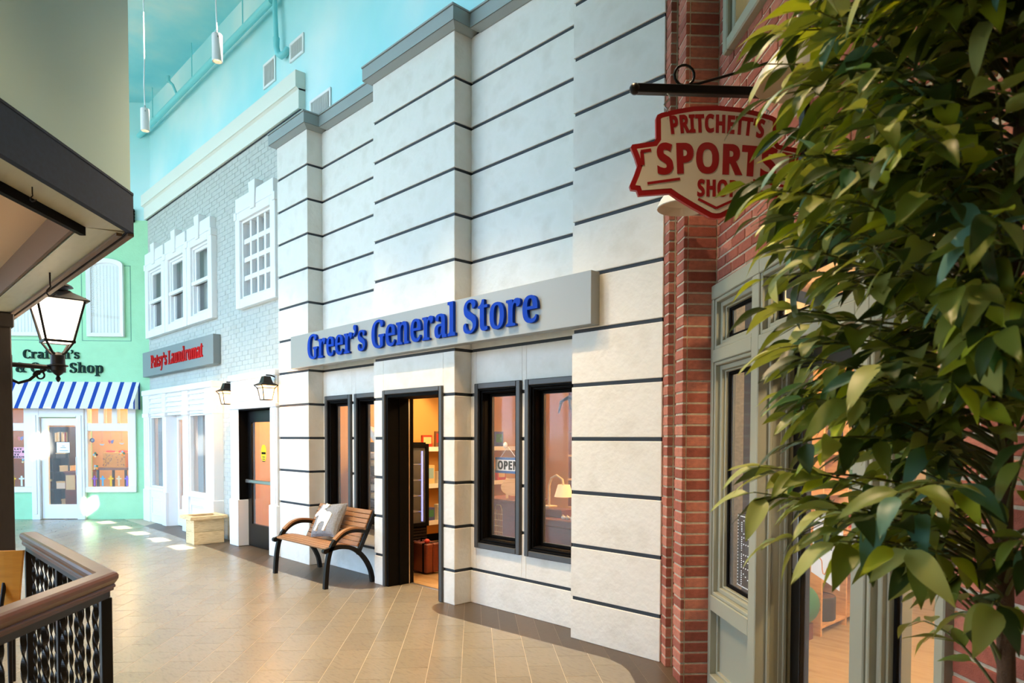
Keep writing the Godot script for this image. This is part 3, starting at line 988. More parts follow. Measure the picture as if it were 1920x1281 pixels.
func wall_lantern(at: Vector3, label: String, s: float):
	# hexagonal-looking tapered lantern hung from a curved arm on a wall plate; at = plate centre
	var o := thing("wall_lantern", label, "lamp", ID, at, "black wall lanterns beside the glass door")
	var c := at + V(0.0, 0.0, 0.20)
	pbox("wall_plate", at + V(-0.05, -0.10, -0.005), at + V(0.05, 0.10, 0.018), M.iron, o, 0.006)
	var m := mb()
	m.tube([at + V(0, 0.03, 0.01), at + V(0, 0.14, 0.015), at + V(0, 0.20, 0.05), at + V(0, 0.225, 0.12), at + V(0, 0.225, 0.20)], 0.011, 8)
	part("arm", m, M.iron, o)
	m = mb()
	var q := PI / 4
	m.lathe([Vector2(0.0, 0.05), Vector2(0.205, 0.05), Vector2(0.205, 0.062), Vector2(0.115, 0.10), Vector2(0.075, 0.20), Vector2(0.05, 0.205), Vector2(0.0, 0.205)], 4, c, q, true)
	part("roof", m, M.iron, o)
	m = mb()
	m.lathe([Vector2(0, -0.19), Vector2(0.105, -0.19), Vector2(0.105, -0.175), Vector2(0, -0.175)], 4, c, q, true)
	part("bottom_tray", m, M.iron, o)
	for k in 4:
		m = mb()
		var d := V(cos(q + k * PI / 2), 0, sin(q + k * PI / 2))
		m.tube([c + d * 0.1 + V(0, -0.18, 0), c + d * 0.135 + V(0, -0.02, 0), c + d * 0.15 + V(0, 0.015, 0), c + d * 0.195 + V(0, 0.052, 0)], 0.007, 6)
		part("corner_bar", m, M.iron, o)
	m = mb()
	for k in 4:
		var d := V(cos(q + k * PI / 2), 0, sin(q + k * PI / 2))
		var e := V(cos(q + (k + 1) * PI / 2), 0, sin(q + (k + 1) * PI / 2))
		m.bar(c + d * 0.158 + V(0, 0.008, 0), c + e * 0.158 + V(0, 0.008, 0), 0.006, 0.01)
	part("crossbars", m, M.iron, o)
	m = mb()
	m.lathe([Vector2(0.088, -0.174), Vector2(0.125, -0.01), Vector2(0.14, 0.045)], 4, c, q, true)
	part("glass", m, M.lampglass, o)
	omni("bulb_light", c - at + V(0, -0.06, 0), Color(1.0, 0.72, 0.42), 0.6, 0.04, o)
	o.scale = Vector3.ONE * s

func green_wall():
	var Z := -13.85
	var w := thing("wall_end", "mint green painted wall of the craft shop at the far end", "wall", GB, V(-8, 0, Z), "", "structure")
	var cut := [Rect2(-9.6, 0.60, 1.16, 1.62), Rect2(-8.30, -0.1, 0.72, 2.05), Rect2(-7.44, 0.60, 0.84, 1.62)]
	var m := mb()
	wallrects(m, Vector2(-13.2, 0), Vector2(-6.05, 5.72), cut, Z - 0.2, Z)
	part("plaster", m, M.green, w)
	pbox("upper_plaster", V(-13.2, 5.72, Z - 0.2), V(-5.5, 7.95, Z - 0.02), M.cyan, w)
	var co := thing("trim_3", "black ribbed cornice on top of the mint green wall", "cornice", GB, V(-8, 5.7, Z), "", "structure")
	for k in 4:
		pbox("rib", V(-13.0, 5.69 + k * 0.06, Z), V(-6.47, 5.735 + k * 0.06, Z + 0.06 + 0.012 * k), M.black, co, 0.006)
	pbox("backing", V(-13.0, 5.68, Z), V(-6.48, 5.93, Z + 0.05), M.black, co)
	# arched upstairs windows with a thin groove line around them
	for k in 2:
		var x0 := -7.37 - 1.53 * k
		var x1 := x0 + 0.68
		var o := thing("window_%d" % (11 + k), ["white arched window on the mint wall between lantern and grey brick", "white arched window on the mint wall mostly behind the glowing lantern"][k], "window", GB, V(x0, 3.5, Z), "", "structure")
		var outer := PackedVector2Array([Vector2(x0, 3.5), Vector2(x1, 3.5)])
		var inner := PackedVector2Array([Vector2(x0 + 0.07, 3.57), Vector2(x1 - 0.07, 3.57)])
		for j in 13:
			var a := PI * j / 12
			outer.append(Vector2((x0 + x1) / 2 + 0.34 * cos(a), 4.86 + 0.12 * sin(a)))
			inner.append(Vector2((x0 + x1) / 2 + 0.27 * cos(a), 4.80 + 0.10 * sin(a)))
		var ring := mb()
		for j in outer.size():
			var j2 := (j + 1) % outer.size()
			var a := outer[j]
			var b := outer[j2]
			var c := inner[j2]
			var d := inner[j]
			ring.hexa([V(a.x, a.y, Z - 0.02), V(b.x, b.y, Z - 0.02), V(c.x, c.y, Z - 0.02), V(d.x, d.y, Z - 0.02), V(a.x, a.y, Z + 0.07), V(b.x, b.y, Z + 0.07), V(c.x, c.y, Z + 0.045), V(d.x, d.y, Z + 0.045)])
		part("window_frame", ring, M.white, o)
		var p := mb()
		p.extr(inner, Z + 0.004, Z + 0.008)
		part("curtain", p, M.whitecurtain, o)
		p = mb()
		for j in 8:
			var xa := x0 + 0.09 + j * 0.063
			p.hexa([V(xa, 3.58, Z + 0.006), V(xa + 0.03, 3.58, Z + 0.006), V(xa + 0.02, 3.58, Z + 0.022), V(xa + 0.01, 3.58, Z + 0.022), V(xa, 4.85, Z + 0.006), V(xa + 0.03, 4.85, Z + 0.006), V(xa + 0.02, 4.85, Z + 0.012), V(xa + 0.01, 4.85, Z + 0.012)])
		part("curtain_folds", p, M.whitecurtain, o)
		p = mb()
		p.extr(inner, Z + 0.03, Z + 0.033)
		part("pane", p, M.pane, o)
		p = mb()
		p.frame(Vector2(x0 - 0.12, 3.42), Vector2(x1 + 0.12, 4.86), 0.012, Z - 0.001, Z + 0.004)
		part("groove_line", p, M.darkline, o)
	# lettering straight on the wall
	var s := thing("craft_shop_lettering", "dark green serif letters of the craft shop name on the mint wall", "sign", GB, V(-8, 2.9, Z))
	letters("Crafton\u2019s", serif, 1.06, 0.17, 0.03, M.darkgreen, s, V(-8.585, 3.075, Z + 0.018))
	letters("g & Craft Shop", serif, 1.84, 0.19, 0.03, M.darkgreen, s, V(-8.93, 2.81, Z + 0.018))
	# striped awning
	var a := thing("awning", "blue and white striped fabric awning over the craft shop", "awning", GB, V(-8, 2.1, Z))
	var yt := 2.64
	var yb := 2.125
	var pr := 0.33
	var x := -6.43
	var k := 0
	while x > -10.4:
		var wd := 0.075 if k % 2 else (0.06 if k == 0 else 0.147)
		var st := mb()
		st.hexa([V(x - wd, yt, Z), V(x, yt, Z), V(x, yb, Z + pr), V(x - wd, yb, Z + pr), V(x - wd, yt - 0.012, Z), V(x, yt - 0.012, Z), V(x, yb - 0.012, Z + pr - 0.004), V(x - wd, yb - 0.012, Z + pr - 0.004)])
		part("blue_stripe" if k % 2 else "white_stripe", st, M.awnblue if k % 2 else M.awnwhite, a)
		x -= wd
		k += 1
	for e in [[0.0, 0.07, 1], [0.07, 0.21, 0], [0.21, 0.27, 1], [0.27, 0.33, 0]]:
		var st := mb()
		var y0 := lerpf(yt, yb, e[0] / pr)
		var y1 := lerpf(yt, yb, e[1] / pr)
		st.hexa([V(-6.432, yb - 0.012, Z + e[0]), V(-6.432, yb - 0.012, Z + e[1]), V(-6.432, y1, Z + e[1]), V(-6.432, y0, Z + e[0]), V(-6.426, yb - 0.012, Z + e[0]), V(-6.426, yb - 0.012, Z + e[1]), V(-6.426, y1, Z + e[1]), V(-6.426, y0, Z + e[0])])
		part("side_blue_stripe" if e[2] else "side_white_stripe", st, M.awnblue if e[2] else M.awnwhite, a)
	# white shopfront: window, door, window
	var f := thing("window_13", "white framed craft shop window with stickers and hanging ornaments, right of the door", "window", GB, V(-7, 0.5, Z), "", "structure")
	shop_window(f, -7.45, -6.50, Z)
	var f2 := thing("window_14", "white framed craft shop window left of the door, with a pink notice", "window", GB, V(-9, 0.5, Z), "", "structure")
	shop_window(f2, -9.65, -8.43, Z)
	var d := thing("door_4", "white craft shop door with one tall glass and a paper notice", "door", GB, V(-7.93, 0, Z), "", "structure")
	for e in [[-8.43, -8.28], [-7.59, -7.45]]:
		pbox("pilaster", V(e[0], 0, Z - 0.1), V(e[1], 2.2, Z + 0.07), M.white, d, 0.006)
		pbox("pilaster_bead", V((e[0] + e[1]) / 2 - 0.03, 0.1, Z + 0.06), V((e[0] + e[1]) / 2 + 0.03, 2.0, Z + 0.085), M.white, d, 0.006)
	pbox("header", V(-8.28, 1.96, Z - 0.1), V(-7.59, 2.2, Z + 0.06), M.white, d)
	pbox("header_bead", V(-8.28, 1.96, Z + 0.04), V(-7.59, 1.99, Z + 0.08), M.white, d, 0.006)
	m = mb()
	m.box(V(-8.27, 0.012, Z - 0.04), V(-8.15, 1.94, Z + 0.01))
	m.box(V(-7.63, 0.012, Z - 0.04), V(-7.60, 1.94, Z + 0.01))
	m.box(V(-8.15, 0.012, Z - 0.04), V(-7.63, 0.285, Z + 0.01))
	m.box(V(-8.15, 1.805, Z - 0.04), V(-7.63, 1.94, Z + 0.01))
	var leaf := part("door_leaf", m, M.white, d)
	pbox("pane", V(-8.15, 0.285, Z - 0.017), V(-7.63, 1.805, Z - 0.013), M.pane, leaf)
	pbox("pull_handle", V(-7.622, 0.85, Z + 0.02), V(-7.608, 1.2, Z + 0.05), M.steel, leaf, 0.004)
	var n := thing("paper_notice", "white paper notice taped inside the glass of the craft shop door", "notice", GB, V(-7.9, 1.28, Z))
	pbox("sheet", V(-8.0, 1.28, Z - 0.013), V(-7.76, 1.48, Z - 0.0105), M.white, n)
	for e in [[-7.9, 1.40, 0.05], [-7.93, 1.37, 0.1], [-7.95, 1.315, 0.16]]:
		pbox("print_line", V(e[0], e[1], Z - 0.0105), V(e[0] + e[2], e[1] + 0.012, Z - 0.0098), M.panelgrey, n)
	n = thing("pink_notice", "pink paper notice with handwriting inside the left craft shop window", "notice", GB, V(-8.8, 1.2, Z))
	pbox("sheet", V(-8.93, 1.17, Z - 0.026), V(-8.60, 1.385, Z - 0.0235), mat(Color(0.93, 0.66, 0.72), 0.8), n)
	for e in [[-8.80, 1.33, "LET"], [-8.84, 1.275, "YOU \u2665"], [-8.80, 1.225, "IT"], [-8.86, 1.18, "FRESH"]]:
		letters(e[2], sans, 0.05 * e[2].length(), 0.035, 0.002, M.stuff[3], n, V(e[0], e[1], Z - 0.0225), Basis.IDENTITY, "handwriting")
	craft_ornaments(Z)
	# warm room behind
	var r := thing("wall_craft_room", "warm orange room of the craft shop behind the glass", "room", GB, V(-8, 0, Z - 2), "", "structure")
	pbox("back_wall", V(-10.5, 0, Z - 2.6), V(-6.0, 2.7, Z - 2.5), M.orangewall, r)
	pbox("side_wall", V(-6.3, 0, Z - 2.6), V(-6.2, 2.7, Z - 0.2), M.orangewall, r)
	pbox("side_wall", V(-10.5, 0, Z - 2.6), V(-10.4, 2.7, Z - 0.2), M.orangewall, r)
	pbox("room_ceiling", V(-10.5, 2.7, Z - 2.6), V(-6.2, 2.8, Z - 0.2), M.tan, r)
	omni("unseen_craft_lamp", GB * V(-7.3, 2.45, Z - 1.0), Color(1, 0.84, 0.58), 3.5, 0.1)  # unseen lamp, warms the craft shop interior

func shop_window(o: Node3D, x0: float, x1: float, Z: float):
	var g0 := x0 + 0.05
	var g1 := x1 - 0.145
	pbox("sill", V(x0, 0.52, Z - 0.05), V(x1, 0.625, Z + 0.05), M.white, o, 0.006)
	pbox("side_casing", V(x0, 0.625, Z - 0.1), V(g0, 2.2, Z + 0.04), M.white, o, 0.005)
	pbox("side_casing", V(g1, 0.625, Z - 0.1), V(x1, 2.2, Z + 0.04), M.white, o, 0.005)
	pbox("transom_bar", V(g0, 1.70, Z - 0.1), V(g1, 1.845, Z + 0.03), M.white, o, 0.005)
	for k in 2:
		var x := lerpf(g0, g1, (k + 1) / 3.0)
		pbox("mullion", V(x - 0.05, 1.845, Z - 0.1), V(x + 0.05, 2.2, Z + 0.03), M.white, o, 0.005)
	for k in 3:
		pbox("transom_pane", V(lerpf(g0, g1, k / 3.0), 1.845, Z - 0.03), V(lerpf(g0, g1, (k + 1) / 3.0), 2.2, Z - 0.026), M.pane, o)
	pbox("pane", V(g0, 0.625, Z - 0.03), V(g1, 1.70, Z - 0.026), M.pane, o)

func craft_ornaments(Z: float):
	var cols := [Color(0.55, 0.36, 0.68), Color(0.35, 0.62, 0.75), Color(0.88, 0.72, 0.2), Color(0.8, 0.75, 0.62), Color(0.5, 0.42, 0.75)]
	var names := ["purple", "blue", "yellow", "cream and brown", "violet"]
	for k in 5:
		cross(Z, -7.31 + 0.152 * k, names[k] + " paper cross sticker in the row along the right craft window", cols[k])
	for k in 3:
		cross(Z, -8.82 + 0.152 * k, ["yellow", "silver", "violet"][k] + " paper cross sticker in the row along the left craft window", [cols[2], Color(0.82, 0.83, 0.8), cols[4]][k])
	var sp := [[-7.36, 1.52, "round purple ornament hanging at the top left of the right craft window", 0], [-7.18, 1.48, "blue crescent ornament hanging second from left in the right craft window", 1], [-7.01, 1.50, "butterfly ornament in red and violet hanging in the middle of the right craft window", 2], [-6.81, 1.50, "pale heart ornament hanging fourth from left in the right craft window", 1], [-8.70, 1.56, "brown butterfly ornament hanging in the left craft window", 2], [-8.57, 1.56, "dull pink ornament hanging next to the door in the left craft window", 0]]
	for e in sp:
		var o := thing("hanging_ornament", e[2], "ornament", GB, V(e[0], e[1], Z - 0.05), "ornaments hung in the craft shop windows")
		var c := V(e[0], e[1], Z - 0.06)
		var m := mb()
		m.tube([c + V(0, 0.04, 0), V(e[0], 1.69, Z - 0.06)], 0.003, 5)
		part("thread", m, M.stuff[7], o)
		m = mb()
		if e[3] == 0:
			m.ball(c, V(0.045, 0.045, 0.012), 12)
			part("disc", m, M.stuff[8], o)
			m = mb()
			m.ball(c + V(0, 0, 0.008), V(0.022, 0.022, 0.01), 10)
			part("centre", m, M.stuff[4], o)
		elif e[3] == 1:
			var poly := PackedVector2Array()
			for j in 9: poly.append(Vector2(c.x + 0.045 * cos(PI + PI * j / 8), c.y - 0.02 + 0.04 * sin(PI + PI * j / 8)))
			for j in 9: poly.append(Vector2(c.x + 0.045 * cos(-PI * j / 8), c.y - 0.02 + 0.015 * sin(-PI * j / 8)))
			m.extr(poly, c.z - 0.004, c.z + 0.004)
			part("crescent", m, M.stuff[4], o)
			m = mb()
			m.ball(c + V(0, 0.02, 0), V(0.012, 0.012, 0.012), 8)
			part("bead", m, M.stuff[0], o)
		else:
			for sx in [-1.0, 1.0]:
				var poly := PackedVector2Array([Vector2(c.x, c.y - 0.02), Vector2(c.x + sx * 0.02, c.y - 0.05), Vector2(c.x + sx * 0.045, c.y - 0.02), Vector2(c.x + sx * 0.055, c.y + 0.035), Vector2(c.x + sx * 0.02, c.y + 0.02), Vector2(c.x, c.y + 0.012)])
				m = mb()
				m.extr(poly, c.z - 0.004, c.z + 0.004)
				part("wing", m, M.stuff[0] if sx < 0 else M.stuff[8], o)
	for e in [[-7.29, 1.24, "black and gold four petal sticker in the right craft window"], [-7.28, 1.0, "green bird sticker low in the right craft window"], [-6.78, 1.27, "pale green leaf sticker near the right edge of the craft window"], [-8.62, 1.12, "gold letter-like ornament beside the pink notice"]]:
		var o := thing("window_sticker", e[2], "sticker", GB, V(e[0], e[1], Z - 0.02), "small stickers on the craft shop glass")
		for j in 4:
			var m := mb()
			var a := TAU * j / 4 + (0.0 if e[1] > 1.2 else 0.7)
			m.ball(V(e[0] + 0.028 * cos(a), e[1] + 0.032 * sin(a), Z - 0.022), V(0.022, 0.022, 0.004), 8)
			part("petal", m, M.stuff[[3, 1, 4, 2][j] if e[1] > 1.2 and e[0] < -7 else [1, 4, 2, 5][j]], o)
	# bookcase with books and boxes behind the door, a craft table right
	var b := thing("bookcase", "dark bookcase with books and boxes behind the craft shop door", "bookcase", GB, V(-8.900, 0, Z - 1.7))
	pbox("back_panel", V(-9.270, 0, Z - 1.9), V(-8.670, 1.80, Z - 1.88), M.stuff[3], b)
	for x in [-9.27, -9.02, -8.69]:
		pbox("upright", V(x, 0, Z - 1.9), V(x + 0.025, 1.80, Z - 1.6), M.stuff[3], b)
	for y in [0.03, 0.45, 0.82, 1.12, 1.46, 1.78]:
		pbox("shelf", V(-9.270, y, Z - 1.9), V(-8.670, y + 0.02, Z - 1.6), M.stuff[3], b)
	for k in 8:
		var o := thing("book", ["white", "cream", "white", "black", "cream", "white", "red", "cream"][k] + " upright book on the dark craft bookcase, " + ["leftmost", "second from left", "third from left", "fourth from left", "fifth from left", "sixth from left", "seventh from left", "rightmost"][k] + " of the row", "book", GB, V(-8.950 + k * 0.033, 1.48, Z - 1.7), "books on the dark bookcase")
		var x := -8.98 + k * 0.034
		var h := rng.randf_range(0.17, 0.22)
		pbox("cover", V(x, 1.48, Z - 1.82), V(x + 0.028, 1.48 + h, Z - 1.64), M.stuff[[6, 2, 6, 3, 2, 6, 0, 2][k]], o, 0.003)
		pbox("page_block", V(x + 0.004, 1.483, Z - 1.83), V(x + 0.024, 1.477 + h, Z - 1.645), M.white, o)
	for e in [[-7.93, 0.84, 0.24, 0.13, 2], [-8.0, 0.47, 0.22, 0.16, 6], [-7.9, 0.05, 0.14, 0.2, 2], [-8.25, 0.47, 0.14, 0.2, 7], [-8.0, 1.14, 0.2, 0.1, 3]]:
		var o := thing("craft_box", ["cream craft box on the middle shelf", "white craft box on the second shelf", "tall cream craft box on the bottom shelf", "brown craft box at the left of the second shelf", "flat black craft box below the books"][[-7.93, -8.0, -7.9, -8.25, -8.001].find(e[0]) if e[1] < 1.1 else 4] + " of the dark bookcase", "box", GB, V(e[0] - 0.95, e[1], Z - 1.7), "boxes on the dark bookcase")
		pbox("box_body", V(e[0] - 0.95, e[1], Z - 1.8), V(e[0] - 0.95 + e[2], e[1] + e[3] * 0.8, Z - 1.62), M.stuff[e[4]], o, 0.004)
		pbox("lid", V(e[0] - 0.955, e[1] + e[3] * 0.8, Z - 1.805), V(e[0] - 0.95 + e[2] + 0.005, e[1] + e[3], Z - 1.615), M.stuff[2], o, 0.004)
	var t := thing("side_counter", "reddish wooden counter behind the craft shop door glass", "counter", GB, V(-8.270, 0, Z - 1.2))
	pbox("counter_top", V(-8.390, 0.84, Z - 1.5), V(-8.030, 0.88, Z - 0.9), M.redwood, t, 0.005)
	pbox("body", V(-8.370, 0, Z - 1.48), V(-8.050, 0.84, Z - 0.92), M.redwood, t)
	pbox("gold_panel", V(-8.350, 0.5, Z - 0.919), V(-8.170, 0.8, Z - 0.91), M.stuff[2], t)
	t = thing("display_table", "dark table with a patterned box behind the right craft window", "table", GB, V(-7.570, 0, Z - 1.4))
	pbox("table_top", V(-7.820, 0.90, Z - 1.7), V(-7.170, 0.95, Z - 1.0), M.stuff[7], t, 0.004)
	for e in [[-7.79, -1.67], [-7.23, -1.67], [-7.79, -1.05], [-7.23, -1.05]]:
		pbox("leg", V(e[0], 0, Z + e[1]), V(e[0] + 0.04, 0.9, Z + e[1] + 0.04), M.stuff[3], t)
	var bx := thing("patterned_box", "gold patterned gift box with red tufts on the craft table", "box", GB, V(-7.500, 0.95, Z - 1.3))
	pbox("box_body", V(-7.700, 0.95, Z - 1.5), V(-7.250, 1.26, Z - 1.1), mat(Color(0.75, 0.55, 0.18), 0.5), bx, 0.006)
	for k in 40:
		var m := mb()
		m.ball(V(-7.700 + rng.randf() * 0.45, 0.98 + rng.randf() * 0.26, Z - 1.1), V(0.012, 0.012, 0.004), 6)
		part("dot", m, M.stuff[7], bx)
	for x in [-7.62, -7.37]:
		var m := mb()
		m.ball(V(x, 1.28, Z - 1.25), V(0.1, 0.035, 0.05), 12)
		part("tuft", m, M.stuff[0], bx)

func cross(Z: float, x: float, label: String, c: Color):
	var o := thing("cross_sticker", label, "sticker", GB, V(x, 0.64, Z), "paper crosses along the craft shop window sills")
	var m := mb()
	var k := mat(c, 0.6)
	m.box(V(x - 0.017, 0.64, Z - 0.025), V(x + 0.017, 0.835, Z - 0.021))
	part("upright", m, k, o)
	m = mb()
	m.box(V(x - 0.05, 0.765, Z - 0.0248), V(x + 0.05, 0.795, Z - 0.0208))
	part("crossbar", m, k, o)

func brick_wall():
	var z := -1.53
	var w := thing("wall_right", "red brick wall of the sports shop with pale mortar joints", "wall", SB, V(-3, 0, z), "", "structure")
	var shop := Rect2(-4.39, -0.1, 2.25, 2.63)
	var up := Rect2(-4.20, 3.88, 1.3, 2.0)
	var m := mb()
	wallrects(m, Vector2(-4.372, 0), Vector2(5.6, 7.95), [shop, up], z - 0.25, z - 0.006)
	part("mortar", m, M.mortar, w)
	brick_field(w, Vector2(-4.372, 2.53), Vector2(-2.35, 4.5), [shop, up], z - 0.03, z, 0.05, 300)
	var w2 := thing("wall_right_pier", "red brick pier at the near end of the sports shopfront behind the tree", "wall", SB, V(-2, 0, z), "", "structure")
	brick_field(w2, Vector2(-2.138, 0), Vector2(-1.3, 2.5), [], z - 0.03, z, 0.0, 160)
	brick_field(w2, Vector2(-2.35, 2.53), Vector2(-1.3, 4.5), [], z - 0.03, z, 0.05, 0)
	# stepped pier at the corner with the cream facade: two strips with a slot between them
	var p := thing("trim_4", "stepped red brick corner pier between cream facade and sports shop", "pier", SB, V(-4.5, 0, -1.4), "", "structure")
	m = mb()
	m.box(V(-4.541, 0, -1.54), V(-4.389, 7.95, -1.325))
	m.box(V(-5.1, 0, -1.9), V(-4.731, 7.95, -1.325))
	m.box(V(-4.74, 0, -1.9), V(-4.38, 7.95, -1.535))
	part("mortar", m, M.mortar, p)
	var c := 0.0697
	var rest := [mb(), mb(), mb(), mb()]
	for r in 113:
		var y0 := r * c
		var y1 := y0 + c - 0.0125
		var j := rng.randf_range(-0.0015, 0.0015)
		var ks := [rng.randi() % 4, rng.randi() % 4, rng.randi() % 4, rng.randi() % 4]
		var bs := [[V(-4.40, y0, -1.53), V(-4.384 + j, y1, -1.352)], [V(-4.545, y0, -1.345), V(-4.383, y1, -1.32 + j)], [V(-4.863, y0, -1.36), V(-4.726, y1, -1.32 + j)], [V(-4.75, y0, -1.53), V(-4.727, y1, -1.37)]]
		for k in 4:
			var one: bool = r < 66 and k < 3
			var mm: MB = mb() if one else rest[ks[k]]
			mm.cbox(bs[k][0], bs[k][1], 0.003)
			if one:
				part("brick", mm, M.bricks[ks[k]], p)
	for k in 4:
		part("far_bricks", rest[k], M.bricks[k], p, "", "stuff")
	# upstairs window
	var o := thing("window_15", "sage framed upstairs window high on the brick wall with a blind that glows by itself in place of a lit room", "window", SB, V(-3.6, 3.88, z), "", "structure")
	m = mb()
	m.frame(up.position, up.end, 0.07, z - 0.1, z + 0.045, 0.008)
	part("outer_frame", m, M.sage, o)
	m = mb()
	m.frame(up.position + Vector2.ONE * 0.072, up.end - Vector2.ONE * 0.072, 0.05, z - 0.1, z + 0.015, 0.006)
	part("sash", m, M.sage, o)
	pbox("pane", V(-4.09, 3.99, z - 0.05), V(-3.01, 5.77, z - 0.046), M.pane, o)
	pbox("self_glowing_blind", V(-4.12, 3.96, z - 0.13), V(-2.98, 5.8, z - 0.11), glow(Color(1.0, 0.86, 0.62), 0.75), o)  # blind emits light itself, standing in for a lit room behind
	sports_front(z)
	for e in [[-4.20, "first white gooseneck shop lamp, half hidden behind the hanging sign"], [-2.72, "second white gooseneck shop lamp above the sign bracket, among the leaves"]]:
		gooseneck(e[0], z, e[1])

func gooseneck(s: float, z: float, label: String):
	var o := thing("shop_lamp", label, "lamp", SB, V(s, 3.0, z), "white gooseneck lamps on the brick wall")
	var c := V(s, 2.97, -1.26)
	var m := mb()
	m.lathe([Vector2(0.156, 0.0), Vector2(0.160, 0.004), Vector2(0.138, 0.05), Vector2(0.09, 0.115), Vector2(0.05, 0.15), Vector2(0.04, 0.20), Vector2(0.0, 0.205)], 32, c)
	var shade := part("lamp_shade", m, M.lampshade, o)
	m = mb()
	m.lathe([Vector2(0.0, 0.17), Vector2(0.045, 0.14), Vector2(0.085, 0.108), Vector2(0.134, 0.046), Vector2(0.156, 0.0)], 32, c)
	part("shade_lining", m, M.lampinner, shade)
	m = mb()
	m.ball(c + V(0, 0.085, 0), V(0.03, 0.036, 0.03), 12)
	part("bulb", m, M.white, o)
	m = mb()
	m.tube([c + V(0, 0.2, 0), c + V(0, 0.28, -0.01), c + V(0, 0.33, -0.06), c + V(0, 0.33, -0.14), c + V(0, 0.28, -0.21), c + V(0, 0.24, -0.265)], 0.011, 8)
	part("gooseneck_arm", m, M.lampshade, o)
	m = mb()
	m.tube([c + V(0, 0.24, -0.27), c + V(0, 0.24, -0.245)], 0.05, 16)
	part("wall_plate", m, M.lampshade, o)

func glazed(o: Node3D, a: Vector2, b: Vector2, z: float):  # stepped sage mouldings and glass in an opening
	var i := 0.0
	for e in [[0.022, -0.10, -0.005, 0], [0.03, -0.10, -0.035, 0], [0.012, -0.10, -0.055, 0], [0.02, -0.10, -0.075, 1]]:
		var m := mb()
		m.frame(a + Vector2.ONE * i, b - Vector2.ONE * i, e[0], z + e[1], z + e[2], 0.004)
		part("moulding" if e[3] == 0 else "gasket", m, M.sage if e[3] == 0 else M.black, o)
		i += e[0]
	pbox("pane", V(a.x + i - 0.01, a.y + i - 0.01, z - 0.092), V(b.x - i + 0.01, b.y - i + 0.01, z - 0.088), M.pane, o)

